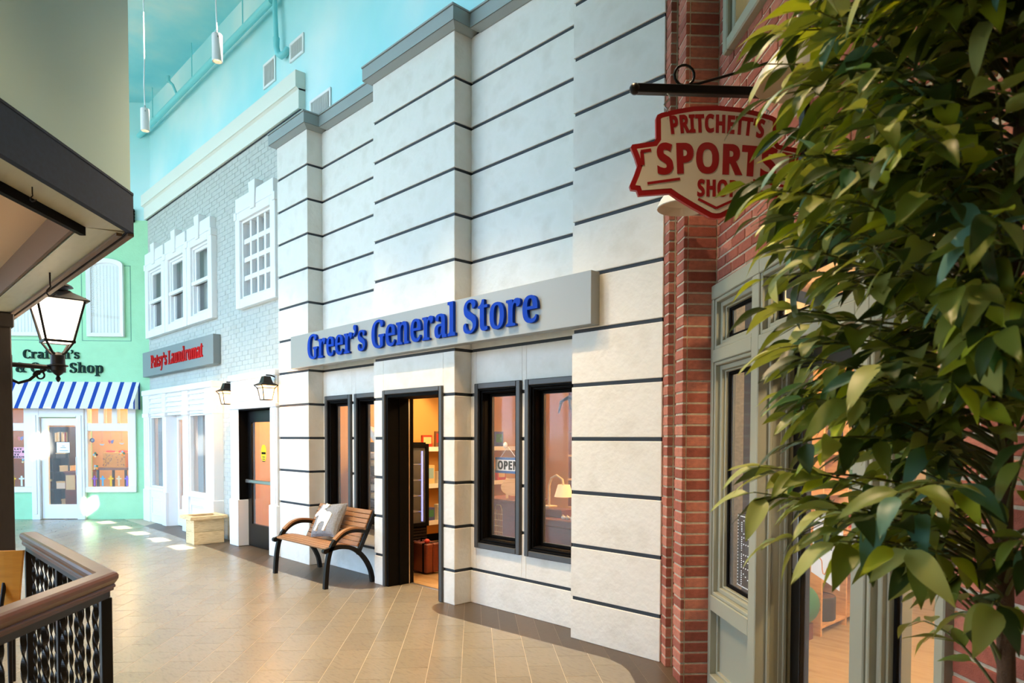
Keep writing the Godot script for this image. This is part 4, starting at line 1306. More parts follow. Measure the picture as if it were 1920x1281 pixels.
func sports_front(z: float):
	var zo := z + 0.03
	var zi := z - 0.12
	var o := thing("window_16", "sage green wooden sports shopfront window beside the brick pier, with a panel below", "window", SB, V(-4.06, 0, z), "", "structure")
	pbox("head", V(-4.385, 2.455, zi), V(-3.64, 2.545, zo), M.sage, o, 0.005)
	pbox("stile", V(-4.385, 0, zi), V(-4.345, 2.455, zo), M.sage, o, 0.005)
	pbox("post", V(-3.735, 0, zi), V(-3.64, 2.455, zo), M.sage, o, 0.005)
	pbox("transom_bar", V(-4.345, 2.06, zi), V(-3.735, 2.14, zo), M.sage, o, 0.005)
	pbox("mid_rail", V(-4.345, 0.49, zi), V(-3.735, 0.59, zo), M.sage, o, 0.005)
	pbox("bottom_rail", V(-4.345, 0.0, zi), V(-3.735, 0.08, zo), M.sage, o, 0.005)
	pbox("panel", V(-4.345, 0.08, zi), V(-3.735, 0.49, z - 0.03), M.sage, o)
	var m := mb()
	m.frame(Vector2(-4.345, 0.08), Vector2(-3.735, 0.49), 0.02, z - 0.04, z - 0.012, 0.004)
	part("panel_moulding", m, M.sage, o)
	glazed(o, Vector2(-4.345, 2.14), Vector2(-3.735, 2.455), z + 0.025)
	pbox("added_dark_sheet", V(-4.36, 0.5, z - 0.20), V(-4.19, 2.46, z - 0.18), M.black, o)  # black sheet added behind the glass so the pane looks dark
	glazed(o, Vector2(-4.345, 0.59), Vector2(-3.735, 2.06), z + 0.025)
	var p := thing("window_17", "sage framed sports shop window right of the glass door, behind the leaves", "window", SB, V(-2.4, 0, z), "", "structure")
	pbox("head", V(-3.64, 2.455, zi), V(-2.14, 2.545, zo), M.sage, p, 0.005)
	pbox("post", V(-2.70, 0, zi), V(-2.60, 2.455, zo), M.sage, p, 0.005)
	pbox("stile", V(-2.18, 0, zi), V(-2.14, 2.455, zo), M.sage, p, 0.005)
	pbox("transom_bar", V(-3.64, 2.05, zi), V(-2.70, 2.13, zo), M.sage, p, 0.005)
	pbox("transom_bar", V(-2.60, 2.05, zi), V(-2.18, 2.13, zo), M.sage, p, 0.005)
	pbox("bottom_rail", V(-2.60, 0, zi), V(-2.18, 0.12, zo), M.sage, p, 0.005)
	glazed(p, Vector2(-3.64, 2.13), Vector2(-2.70, 2.455), z + 0.025)
	glazed(p, Vector2(-2.60, 2.13), Vector2(-2.18, 2.455), z + 0.025)
	glazed(p, Vector2(-2.60, 0.12), Vector2(-2.18, 2.05), z + 0.025)
	# recessed black door
	var d := thing("door_5", "black framed glass sports shop door set back in a sage frame", "door", SB, V(-3.1, 0, z - 0.17), "", "structure")
	for e in [[-3.66, -3.635], [-2.705, -2.68]]:
		pbox("jamb", V(e[0], 0, z - 0.22), V(e[1], 2.05, z - 0.1), M.sage, d, 0.003)
	for e in [0.0, 0.09]:
		pbox("jamb_bead", V(-3.637, 0, z - 0.05 - e), V(-3.622, 2.05, z - 0.03 - e), M.sage, d, 0.004)
	pbox("soffit", V(-3.64, 2.035, z - 0.22), V(-2.70, 2.06, z - 0.1), M.sage, d)
	m = mb()
	m.box(V(-3.62, 0.01, z - 0.205), V(-3.505, 2.03, z - 0.16))
	m.box(V(-2.80, 0.01, z - 0.205), V(-2.71, 2.03, z - 0.16))
	m.box(V(-3.505, 0.01, z - 0.205), V(-2.80, 0.11, z - 0.16))
	m.box(V(-3.505, 1.93, z - 0.205), V(-2.80, 2.03, z - 0.16))
	var leaf := part("door_leaf", m, M.blackmetal, d)
	pbox("glazing_bead", V(-3.52, 0.11, z - 0.17), V(-3.507, 1.93, z - 0.152), M.blackmetal, leaf, 0.003)
	pbox("pane", V(-3.505, 0.11, z - 0.182), V(-2.80, 1.93, z - 0.178), M.pane, leaf)
	pbox("push_plate", V(-3.60, 0.87, z - 0.16), V(-3.54, 1.27, z - 0.154), M.steel, leaf, 0.002)
	m = mb()
	for e in [[-3.59, 0.89], [-3.55, 0.89], [-3.59, 1.25], [-3.55, 1.25], [-3.57, 1.07]]:
		m.ball(V(e[0], e[1], z - 0.154), V(0.005, 0.005, 0.003), 8)
	part("screws", m, M.greytrim, leaf)
	var n := thing("welcome_poster", "white paper with a wavy orange outline inside the sports shop door glass", "poster", SB, V(-3.3, 0.9, z - 0.18))
	m = mb()
	m.hexa([V(-3.48, 0.90, z - 0.20), V(-3.20, 0.86, z - 0.20), V(-3.17, 1.22, z - 0.20), V(-3.45, 1.23, z - 0.20), V(-3.48, 0.90, z - 0.197), V(-3.20, 0.86, z - 0.197), V(-3.17, 1.22, z - 0.197), V(-3.45, 1.23, z - 0.197)])
	part("sheet", m, M.white, n)
	m = mb()
	var path := []
	for k in 41:
		var a := TAU * k / 40
		var rr := 0.075 + 0.014 * sin(a * 6)
		path.append(V(-3.325 + rr * cos(a), 1.04 + rr * 1.5 * sin(a), z - 0.196))
	m.tube(path, 0.003, 5)
	part("wavy_outline", m, M.stuff[5], n)
	letters("Welcome", serif, 0.11, 0.022, 0.002, M.stuff[3], n, V(-3.38, 1.04, z - 0.196), Basis.IDENTITY, "print")
	# dotted light sign, letters one above the other
	var l := thing("open_light_sign", "small black OPEN sign made of white light dots low in the sports shop window", "sign", SB, V(-4.16, 0.65, z - 0.12))
	pbox("backing", V(-4.31, 0.655, z - 0.16), V(-4.01, 1.11, z - 0.13), M.black, l, 0.004)
	m = mb()
	var font := {"O": "01110100011000110001100011000101110", "P": "11110100011000111110100001000010000", "E": "11111100001000011110100001000011111", "N": "10001110011010110011100011000110001"}
	for i in 4:
		var g: String = font["OPEN"[i]]
		for k in 35:
			if g[k] == "1":
				m.ball(V(-4.235 + 0.034 * (k % 5), 1.075 - 0.105 * i - 0.0135 * (k / 5), z - 0.128), V(0.0042, 0.0042, 0.003), 6)
	for k in 22:
		m.ball(V(-4.295, 0.67 + k * 0.02, z - 0.128), V(0.0042, 0.0042, 0.003), 6)
		m.ball(V(-4.025, 0.67 + k * 0.02, z - 0.128), V(0.0042, 0.0042, 0.003), 6)
	for k in 14:
		m.ball(V(-4.295 + k * 0.02, 1.10, z - 0.128), V(0.0042, 0.0042, 0.003), 6)
		m.ball(V(-4.295 + k * 0.02, 0.665, z - 0.128), V(0.0042, 0.0042, 0.003), 6)
	part("light_dots", m, glow(Color(0.95, 0.97, 1.0), 0.6), l, "", "stuff")
	sports_room()

func sports_room():
	var r := thing("wall_sports_room", "warm lit room of the sports shop behind the glass", "room", ID, V(-1, 0, -6), "", "structure")
	pbox("left_wall", V(-2.80, 0, -9.0), V(-2.66, 2.9, -4.45), M.sportswall, r)
	pbox("back_wall", V(-2.8, 0, -9.1), V(4.5, 2.9, -9.0), M.sportswall, r)
	pbox("right_wall", V(4.4, 0, -9.1), V(4.5, 2.9, 1.2), M.sportswall, r)
	var m := mb()
	slab(m, PackedVector2Array([Vector2(-2.66, -9.0), Vector2(4.4, -9.0), Vector2(4.4, 1.4), Vector2(-2.2, -4.15), Vector2(-2.66, -4.6)]), 2.75, 2.85)
	m.tri(V(-2.66, 2.75, -9), V(4.4, 2.75, 1.4), V(4.4, 2.75, -9))
	m.tri(V(-2.66, 2.75, -9), V(-2.2, 2.75, -4.15), V(4.4, 2.75, 1.4))
	part("room_ceiling", m, M.tan, r)
	m = mb()
	slab(m, PackedVector2Array([Vector2(-2.66, -9.0), Vector2(4.4, -9.0), Vector2(4.4, 1.2), Vector2(-2.1, -4.33), Vector2(-2.66, -4.6)]), -0.002, 0.003)
	part("wood_floor", m, M.sportsfloor, r)
	omni("unseen_sports_lamp", V(-0.9, 2.5, -5.2), Color(1, 0.89, 0.70), 4.5, 0.12)  # unseen lamps that brighten the sports shop behind the door
	omni("unseen_sports_lamp", V(0.6, 2.5, -3.2), Color(1, 0.89, 0.70), 3.5, 0.12)
	var b := thing("cube_shelf", "light wood shelf unit with goods in the sports shop, seen through the door", "shelf", ID, V(-2.45, 0, -6.1))
	for zz in [-5.62, -6.12, -6.62, -7.12]:
		pbox("upright", V(-2.64, 0, zz), V(-2.30, 2.3, zz + 0.025), M.pinewarm, b, 0.003)
	for y in [0.06, 0.43, 0.78, 1.12, 1.45, 1.78, 2.27]:
		pbox("shelf_board", V(-2.64, y, -7.1), V(-2.302, y + 0.022, -5.6), M.pinewarm, b, 0.003)
	pbox("back_panel", V(-2.655, 0, -7.1), V(-2.64, 2.3, -5.6), M.pinewarm, b)
	var o := thing("drum", "dark round drum on the bottom shelf of the wood unit", "drum", ID, V(-2.46, 0.08, -5.9))
	m = mb()
	m.lathe([Vector2(0, 0.082), Vector2(0.15, 0.082), Vector2(0.155, 0.09), Vector2(0.155, 0.265), Vector2(0.15, 0.275)], 28, V(-2.46, 0, -5.87))
	part("shell", m, M.stuff[3], o)
	m = mb()
	m.lathe([Vector2(0.15, 0.27), Vector2(0, 0.272)], 28, V(-2.46, 0, -5.87))
	part("skin", m, M.stuff[7], o)
	o = thing("round_sign_disc", "black round disc with a gold star on the upper shelf of the wood unit", "disc", ID, V(-2.42, 1.47, -5.95))
	m = mb()
	m.tube([V(-2.36, 1.60, -5.93), V(-2.33, 1.60, -5.93)], 0.125, 28)
	part("disc", m, M.black, o)
	var star := PackedVector2Array()
	for k in 10:
		var a := TAU * k / 10 + PI / 2
		star.append(Vector2(cos(a), sin(a)) * (0.09 if k % 2 == 0 else 0.038))
	m = mb()
	m.t = Transform3D(Basis(V(0, 0, -1), V(0, 1, 0), V(1, 0, 0)), V(-2.33, 1.60, -5.93))
	m.extr(star, 0, 0.004)
	part("star", m, M.pine, o)
	o = thing("green_ball", "large green ball beside the wood shelf unit near the door", "ball", ID, V(-2.45, 0.13, -5.45))
	m = mb()
	m.ball(V(-2.42, 0.28, -5.42), V(0.17, 0.17, 0.17), 24)
	part("shell", m, M.stuff[1], o)
	pbox("stand", V(-2.54, 0.0, -5.5), V(-2.32, 0.13, -5.34), M.redwood, o, 0.004)
	for e in [[1.47, 0.16, 3, "dark folded box"], [1.14, 0.2, 1, "green packet"], [0.80, 0.15, 0, "red patterned box"], [0.45, 0.12, 5, "orange small box"]]:
		for k in 3:
			var zz: float = -6.3 - k * 0.22
			o = thing("goods_box", e[3] + " on the light wood shelf unit, " + ["nearest the door", "middle of its shelf", "deepest on its shelf"][k], "box", ID, V(-2.45, e[0], zz), "goods on the light wood unit")
			pbox("box_body", V(-2.58, e[0], zz), V(-2.36, e[0] + e[1] * 0.85, zz + 0.16), M.stuff[e[2]], o, 0.004)
			pbox("lid", V(-2.585, e[0] + e[1] * 0.85, zz - 0.004), V(-2.355, e[0] + e[1], zz + 0.164), M.stuff[(e[2] + 3) % 9], o, 0.004)

func canopy():
	# building over the seating area: boxed eaves, upper wall, post
	var C := V(-4.203, 0, -1.155)
	var S := V(0.760406, 0, 0.649448)
	var T := V(-0.649448, 0, 0.760406)
	var w := thing("wall_left", "grey green upper wall above the dark eaves on the left", "wall", ID, V(-4.2, 2.8, -1), "", "structure")
	var m := mb()
	m.t = Transform3D(SB)
	m.box(V(-3.975, 2.88, 1.88), V(3.5, 7.95, 2.05))
	m.t = Transform3D.IDENTITY
	part("plaster", m, M.masswall, w)
	var e := thing("trim_5", "dark slate eaves board with pale wood soffit at the building corner", "eaves", ID, V(-4.2, 2.69, -1.1), "", "structure")
	m = mb()
	m.t = Transform3D(SB)
	m.box(V(-3.944, 2.69, 1.852), V(3.5, 2.90, 1.885))
	part("fascia_board", m, M.fascia, e)
	m = mb()
	m.box(V(-8.3, 2.69, -1.155), V(-4.205, 2.90, -1.12))
	part("fascia_board", m, M.fascia, e)
	m = mb()
	m.t = Transform3D(SB)
	m.box(V(-3.944, 2.893, 1.85), V(3.5, 2.905, 2.0))
	m.t = Transform3D.IDENTITY
	m.box(V(-8.3, 2.893, -1.157), V(-4.205, 2.905, -1.0))
	part("eaves_top", m, M.fascia, e)
	var I := V(-4.285, 0, -0.93)
	var far := C + S * 7.4
	var dn := func(poly: Array, y: float, mm: MB, th := 0.02):
		var p := PackedVector2Array()
		for q: Vector3 in poly: p.append(Vector2(q.x, q.z))
		slab(mm, p, y, y + th)
		var tr := Geometry2D.triangulate_polygon(p)
		for k in range(0, tr.size(), 3):
			var a := V(p[tr[k]].x, y, p[tr[k]].y)
			var b := V(p[tr[k + 1]].x, y, p[tr[k + 1]].y)
			var c := V(p[tr[k + 2]].x, y, p[tr[k + 2]].y)
			if (b - a).cross(c - a).y > 0: mm.tri(a, c, b)
			else: mm.tri(a, b, c)
	var inn := V(-8.3, 0, -0.905)
	m = mb()
	dn.call([C + S * 0.02 + T * 0.03, far + T * 0.03, far + T * 0.21, I], 2.695, m)
	part("soffit_board", m, M.soffit, e)
	m = mb()
	dn.call([C + V(-0.04, 0, 0.03), I, inn, V(-8.3, 0, -1.12)], 2.695, m)
	part("soffit_board", m, M.soffit, e)
	m = mb()
	m.bar(V(-8.3, 2.69, -1.10), V(-4.27, 2.69, -1.10), 0.028, 0.022)
	part("drip_strip", m, M.soffitdark, e)
	m = mb()
	m.bar(V(-8.3, 2.685, -1.145), V(-4.22, 2.685, -1.145), 0.03, 0.018)
	part("edge_strip", m, M.soffitdark, e)
	m = mb()
	m.bar(I + V(0, 2.672, 0), far + T * 0.22 + V(0, 2.672, 0), 0.03, 0.045)
	part("dark_rail", m, M.black, e)
	m = mb()
	m.bar(I + V(-0.01, 2.80, 0.02), V(-8.3, 2.80, -0.895), 0.02, 0.2)
	part("inner_face", m, M.soffitdark, e)
	m = mb()
	m.bar(I + V(0.0, 2.80, 0.01), far + T * 0.23 + V(0, 2.80, 0), 0.02, 0.2)
	part("inner_face", m, M.soffitdark, e)
	m = mb()
	dn.call([C + V(-0.1, 0, 0.15), far + T * 0.1, V(far.x, 0, 4.9), V(-8.2, 0, 4.9), V(-8.2, 0, -1.0)], 2.89, m, 0.04)
	part("porch_ceiling", m, M.tan, e)
	for q in [[V(-5.62, 2.69, -1.02), "black hook screwed into the pale soffit above the lantern"], [V(-3.75, 2.69, -0.62), "small hook in the soffit near the eaves corner"]]:
		var o := thing("ceiling_hook", q[1], "hook", ID, q[0])
		m = mb()
		var p: Vector3 = q[0]
		var sc := 1.0 if p.x < -5 else 0.4
		var path := []
		for k in [[0, 0.005], [0, -0.07], [0.004, -0.09], [-0.02, -0.115], [-0.024, -0.135], [-0.008, -0.153], [0.018, -0.153], [0.035, -0.14], [0.045, -0.14]]:
			path.append(p + (V(0.69, 0, -0.72) * k[0] + V(0, k[1], 0)) * sc)
		m.tube(path, 0.005 * sc + 0.001, 6)
		part("hook", m, M.iron, o)
	var po := thing("porch_post", "dark brown square post at the left edge holding the eaves", "post", ID, V(-7.73, 0, -1.02))
	pbox("shaft", V(-7.80, 0, -1.09), V(-7.66, 2.62, -0.95), M.darkwood, po, 0.008)
	pbox("capital", V(-7.82, 2.56, -1.11), V(-7.64, 2.69, -0.93), M.darkwood, po, 0.008)
	pbox("base_block", V(-7.82, 0, -1.11), V(-7.64, 0.14, -0.93), M.darkwood, po, 0.008)
	for q in [V(-5.6, 2.885, 0.9), V(-3.0, 2.885, 1.3)]:  # lamps out of view, placed to warm the porch ceiling
		var l := thing("unseen_porch_light", "unseen round flush porch ceiling light " + ("deeper in, behind the dark post" if q.x < -5 else "nearer the eaves corner"), "lamp", ID, q)
		m = mb()
		m.tube([q, q - V(0, 0.02, 0)], 0.12, 24)
		part("rim", m, M.white, l)
		m = mb()
		m.tube([q - V(0, 0.018, 0), q - V(0, 0.03, 0)], 0.10, 24)
		part("diffuser", m, glow(Color(1, 0.86, 0.68), 2.0), l)
		omni("unseen_porch_glow", V(0, -0.09, 0), Color(1, 0.80, 0.58), 0.9, 0.1, l)

func store_room():
	var r := thing("wall_store_room", "warm lit store room behind the cream facade", "room", ID, V(-6, 0, -6.5), "", "structure")
	pbox("left_wall", V(-8.69, 0, -9.0), V(-8.60, 2.9, -4.46), M.orangewall, r)
	pbox("right_wall", V(-2.90, 0, -9.0), V(-2.81, 2.9, -4.46), M.orangewall, r)
	pbox("back_wall", V(-8.7, 0, -9.1), V(-2.8, 2.9, -9.0), M.orangewall, r)
	pbox("room_ceiling", V(-8.7, 2.75, -9.1), V(-2.8, 2.85, -4.46), M.tan, r)
	pbox("wood_floor", V(-8.6, -0.01, -9.0), V(-2.9, 0.001, -4.425), M.storefloor, r)
	pbox("dark_baseboard", V(-8.60, 0, -9.0), V(-8.585, 0.11, -4.46), M.black, r)
	pbox("dark_beam", V(-8.6, 2.30, -6.4), V(-2.9, 2.55, -6.2), M.stuff[3], r)
	for q in [V(-7.2, 2.55, -5.9), V(-5.4, 2.55, -6.8), V(-3.9, 2.55, -5.5)]:
		omni("unseen_store_lamp", q, Color(1, 0.83, 0.58), 3.2, 0.12)  # unseen lamps that light the store behind the windows
	var hues := ["red", "green", "cream", "black", "pale blue", "orange", "white", "brown", "navy"]
	var nth := ["nearest the door", "second from the door", "third from the door", "fourth from the door", "fifth from the door", "sixth from the door", "farthest from the door"]
	# glass door cooler with a blue light strip
	var o := thing("drinks_cooler", "black glass door drinks cooler with a blue light strip inside the store", "cooler", ID, V(-8.1, 0, -5.55))
	var m := mb()
	m.box(V(-8.45, 0.12, -5.86), V(-8.42, 1.50, -5.22))
	m.box(V(-8.42, 0.12, -5.86), V(-7.88, 1.50, -5.83))
	m.box(V(-8.42, 0.12, -5.25), V(-7.88, 1.50, -5.22))
	m.box(V(-8.42, 1.40, -5.83), V(-7.86, 1.52, -5.25))
	m.box(V(-8.42, 0.12, -5.83), V(-7.86, 0.36, -5.25))
	part("cabinet", m, M.black, o)
	m = mb()
	m.t = Transform3D(Basis(V(0, 0, -1), V(0, 1, 0), V(1, 0, 0)), V(-7.86, 0, 0))
	m.frame(Vector2(5.22, 0.36), Vector2(5.86, 1.50), 0.05, 0.0, 0.035, 0.004)
	var cd := part("door_frame", m, M.black, o)
	pbox("pane", V(-7.85, 0.40, -5.81), V(-7.846, 1.46, -5.27), M.pane, cd)
	pbox("light_strip", V(-7.90, 0.42, -5.80), V(-7.885, 1.42, -5.78), glow(Color(0.55, 0.6, 1.0), 1.6), o)
	for k in 4:
		pbox("wire_shelf", V(-8.40, 0.55 + k * 0.22, -5.82), V(-7.92, 0.56 + k * 0.22, -5.26), M.steel, o)
	for k in 5:
		pbox("grille_slat", V(-7.86, 0.14 + k * 0.042, -5.84), V(-7.845, 0.165 + k * 0.042, -5.24), M.blackmetal, o, 0.004)
	for e in [[-7.92, -5.83], [-7.92, -5.28], [-8.40, -5.83], [-8.40, -5.28]]:
		m = mb()
		m.tube([V(e[0], 0.06, e[1] - 0.02), V(e[0], 0.06, e[1] + 0.02)], 0.06, 14)
		part("caster", m, M.blackmetal, o)
	for k in 4:
		for j in 3:
			var b := thing("bottle", ["light blue", "red", "green", "orange"][k] + " bottle in the cooler, " + ["lowest row", "second row up", "third row up", "top row"][k] + ", " + ["front of its row", "middle of its row", "back of its row"][j], "bottle", ID, V(-8.02, 0.56 + k * 0.22, -5.4 - j * 0.15), "bottles in the cooler")
			var c := V(-8.02, 0.36 if k == 0 else 0.56 + (k - 1) * 0.22, -5.38 - j * 0.15)
			cur = c
			b.position = c
			m = mb()
			m.lathe([Vector2(0, 0), Vector2(0.03, 0), Vector2(0.03, 0.11), Vector2(0.012, 0.15), Vector2(0.012, 0.17)], 12, c)
			part("bottle_body", m, M.stuff[[4, 0, 1, 5][k]], b)
			m = mb()
			m.lathe([Vector2(0.014, 0.165), Vector2(0.014, 0.185), Vector2(0, 0.185)], 10, c)
			part("cap", m, M.white, b)
	# wall shelves with goods
	for k in 3:
		var y: float = [1.44, 0.90, 0.36][k]
		o = thing("wall_shelf", ["top", "middle", "lowest"][k] + " cream wall shelf with goods seen through the open store door", "shelf", ID, V(-8.45, y, -7), "cream shelves on the store wall")
		pbox("shelf_board", V(-8.60, y - 0.05, -8.6), V(-8.22, y, -5.95), M.cream, o, 0.004)
		pbox("price_rail", V(-8.222, y - 0.055, -8.6), V(-8.21, y + 0.012, -5.95), M.white, o)
		for j in 7:
			var zz := -6.2 - j * 0.24
			var hh := rng.randf_range(0.16, 0.30)
			var ci := rng.randi() % 9
			var g := thing("picture_book" if k == 0 else "goods_box", (hues[ci] + " picture book facing out on the top store shelf, " if k == 0 else hues[ci] + " packet on the " + ["", "middle", "lowest"][k] + " store wall shelf, ") + nth[j] , "book" if k == 0 else "box", ID, V(-8.3, y, zz), ["books on the top store shelf", "packets on the middle store shelf", "packets on the lowest store shelf"][k])
			pbox("cover" if k == 0 else "box_body", V(-8.36, y, zz - 0.09), V(-8.26 if k else -8.32, y + hh, zz + 0.09), M.stuff[ci], g, 0.004)
			pbox("picture", V(-8.262 if k else -8.322, y + hh * 0.3, zz - 0.07), V(-8.257 if k else -8.317, y + hh * 0.85, zz + 0.07), M.stuff[(ci + 2) % 9], g)
	o = thing("suitcase", "reddish brown upright suitcase with a red bow just inside the store door", "suitcase", ID, V(-6.6, 0, -4.9))
	pbox("shell", V(-6.80, 0.02, -5.02), V(-6.46, 0.36, -4.90), M.redwood, o, 0.012)
	pbox("lid", V(-6.80, 0.02, -4.895), V(-6.46, 0.36, -4.80), M.redwood, o, 0.012)
	for x in [-6.74, -6.54]:
		pbox("strap", V(x, 0.018, -5.025), V(x + 0.03, 0.364, -4.795), M.black, o, 0.003)
	m = mb()
	m.tube([V(-6.70, 0.36, -4.90), V(-6.69, 0.40, -4.90), V(-6.60, 0.40, -4.90), V(-6.59, 0.36, -4.90)], 0.01, 8)
	part("handle", m, M.black, o)
	m = mb()
	m.ball(V(-6.52, 0.385, -4.85), V(0.035, 0.028, 0.035), 10)
	part("bow", m, M.stuff[0], o)
	# things behind the windows
	o = thing("dresser", "reddish wooden chest of drawers on legs behind the OPEN window", "dresser", ID, V(-5.75, 0, -5.6))
	pbox("body", V(-6.25, 0.42, -5.9), V(-5.65, 0.85, -5.45), M.redwood, o, 0.006)
	pbox("dresser_top", V(-6.28, 0.85, -5.93), V(-5.62, 0.88, -5.42), M.redwood, o, 0.006)
	for y in [0.46, 0.66]:
		m = mb()
		m.cbox(V(-5.652, y, -5.88), V(-5.635, y + 0.17, -5.47), 0.004)
		var dr := part("drawer", m, M.redwood, o)
		m = mb()
		m.ball(V(-5.62, y + 0.085, -5.67), V(0.016, 0.016, 0.016), 10)
		part("knob", m, M.steel, dr)
	for e in [[-6.22, -5.87], [-5.70, -5.87], [-6.22, -5.5], [-5.70, -5.5]]:
		pbox("leg", V(e[0], 0, e[1]), V(e[0] + 0.045, 0.42, e[1] + 0.045), M.redwood, o, 0.005)
	o = thing("pig_cutout", "pale pig shaped board standing on the red dresser", "decoration", ID, V(-5.9, 0.88, -5.6))
	m = mb()
	m.t = Transform3D(Basis(V(0.66, 0, -0.75), V(0, 1, 0), V(0.75, 0, 0.66)), V(-5.86, 0.88, -5.62))
	var pig := PackedVector2Array()
	for k in 20:
		var a := TAU * k / 20
		pig.append(Vector2(0.16 * cos(a), 0.13 + 0.10 * sin(a) + (0.03 if k in [3, 7] else 0.0)))
	m.extr(pig, 0, 0.02)
	part("board", m, M.pine, o)
	m = mb()
	m.t = Transform3D(Basis(V(0.66, 0, -0.75), V(0, 1, 0), V(0.75, 0, 0.66)), V(-5.86, 0.88, -5.62))
	m.box(V(-0.1, 0, 0.0), V(-0.07, 0.06, 0.02))
	m.box(V(0.07, 0, 0.0), V(0.1, 0.06, 0.02))
	part("feet", m, M.pine, o)
	o = thing("wire_rack", "small pale wire rack on the floor behind the OPEN window", "rack", ID, V(-5.15, 0, -4.75))
	m = mb()
	for k in 5:
		m.tube([V(-5.20 + k * 0.025, 0.55, -4.72), V(-5.20 + k * 0.025, 0.86, -4.72)], 0.003, 5)
	for k in 5:
		m.tube([V(-5.21, 0.58 + k * 0.06, -4.72), V(-5.09, 0.58 + k * 0.06, -4.72)], 0.003, 5)
	m.tube([V(-5.20, 0.86, -4.72), V(-5.18, 0.91, -4.72), V(-5.12, 0.91, -4.72), V(-5.10, 0.86, -4.72)], 0.004, 6)
	part("wires", m, M.stuff[2], o)
	pbox("stand", V(-5.22, 0, -4.80), V(-5.08, 0.55, -4.66), M.stuff[7], o, 0.005)
	o = thing("open_placard", "white OPEN placard with blue edges hanging inside the store window", "sign", ID, V(-4.78, 1.25, -4.49))
	pbox("board", V(-4.95, 1.25, -4.50), V(-4.60, 1.40, -4.494), M.white, o)
	for y in [1.25, 1.377]:
		pbox("blue_edge", V(-4.95, y, -4.4942), V(-4.60, y + 0.023, -4.4925), M.awnblue2, o)
	letters("OPEN", sans, 0.29, 0.082, 0.003, M.black, o, V(-4.92, 1.284, -4.4925))
	m = mb()
	m.tube([V(-4.88, 1.40, -4.497), V(-4.775, 1.50, -4.497), V(-4.67, 1.40, -4.497)], 0.003, 5)
	part("cord", m, M.stuff[6], o)
	m = mb()
	m.ball(V(-4.775, 1.515, -4.46), V(0.022, 0.03, 0.02), 10)
	part("suction_hook", m, M.stuff[6], o)
	o = thing("table_lamp", "small lamp with a cream shade and a bent arm behind the right store window", "lamp", ID, V(-4.62, 0.88, -5.1))
	m = mb()
	m.lathe([Vector2(0.06, 1.12), Vector2(0.095, 1.00), Vector2(0.092, 1.00), Vector2(0.058, 1.12)], 20, V(-4.66, 0, -5.15))
	part("lamp_shade", m, glow(Color(1, 0.85, 0.62), 0.6), o)
	m = mb()
	m.tube([V(-4.86, 0.88, -5.15), V(-4.86, 1.1, -5.15), V(-4.83, 1.18, -5.15), V(-4.76, 1.21, -5.15), V(-4.68, 1.17, -5.15), V(-4.66, 1.08, -5.15)], 0.012, 8)
	part("arm", m, M.pine, o)
	pbox("base", V(-4.92, 0.88, -5.21), V(-4.80, 0.90, -5.09), M.pine, o, 0.004)
	o = thing("wood_chest", "brown wooden chest with shells on top behind the right store window", "chest", ID, V(-4.6, 0, -5.2))
	pbox("body", V(-5.0, 0.28, -5.45), V(-4.2, 0.72, -4.95), M.redwood, o, 0.008)
	pbox("lid", V(-5.02, 0.72, -5.47), V(-4.18, 0.80, -4.93), M.redwood, o, 0.012)
	pbox("plinth", V(-5.0, 0, -5.45), V(-4.2, 0.28, -4.95), M.pinewarm, o, 0.006)
	pbox("lamp_stand", V(-4.94, 0.80, -5.23), V(-4.6, 0.88, -5.05), M.redwood, o, 0.006)
	for k in 6:
		var g := thing("shell", "pale shell on the brown chest lid behind glass, " + ["leftmost", "second from left", "third from left", "fourth from left", "fifth from left", "rightmost"][k] + " of the row", "shell", ID, V(-4.5 + k * 0.05, 0.80, -5.0), "shells on the brown chest")
		m = mb()
		m.ball(V(-4.52 + k * 0.055, 0.818, -4.99), V(0.026, 0.02, 0.02), 8)
		part("shell_body", m, M.stuff[6], g)
		m = mb()
		m.ball(V(-4.52 + k * 0.055, 0.835, -4.985), V(0.010, 0.012, 0.010), 6)
		part("tip", m, M.stuff[2], g)
	o = thing("dark_shelving", "dark wooden shelving with small boxes behind the right store window", "shelf", ID, V(-4.5, 0, -6.6))
	for x in [-5.9, -5.0, -4.1]:
		pbox("upright", V(x, 0, -7.0), V(x + 0.03, 2.2, -6.6), M.redwood, o, 0.003)
	pbox("back_panel", V(-5.9, 0, -7.03), V(-4.07, 2.2, -7.0), M.stuff[7], o)
	for y in [0.3, 0.7, 1.05, 1.35, 1.65, 1.95, 2.17]:
		pbox("shelf_board", V(-5.9, y, -7.0), V(-4.07, y + 0.025, -6.59), M.pinewarm if y < 1.4 else M.redwood, o, 0.003)
	for k in 14:
		var y: float = [0.725, 1.075, 1.375, 1.675][k % 4]
		var x := -5.82 + 0.115 * k
		var ci := rng.randi() % 9
		var g := thing("goods_box", hues[ci] + " box on board " + ["two", "three", "four", "five"][k % 4] + " of the dark store shelving, " + ["leftmost", "left middle", "right middle", "rightmost"][k / 4], "box", ID, V(x, y, -6.8), "boxes on the dark wooden shelving")
		var hh := rng.randf_range(0.06, 0.2)
		pbox("box_body", V(x, y, -6.82), V(x + 0.09, y + hh, -6.62), M.stuff[ci], g, 0.003)
		pbox("box_label", V(x + 0.015, y + hh * 0.3, -6.621), V(x + 0.075, y + hh * 0.7, -6.618), M.stuff[6], g)
	o = thing("antler", "dark antler hanging high behind the right store window", "antler", ID, V(-4.3, 1.9, -4.9))
	m = mb()
	m.tube([V(-4.55, 1.82, -4.95), V(-4.52, 1.93, -4.95), V(-4.42, 1.97, -4.95), V(-4.28, 1.93, -4.95), V(-4.1, 1.95, -4.95)], [0.008, 0.016, 0.018, 0.02, 0.022], 8)
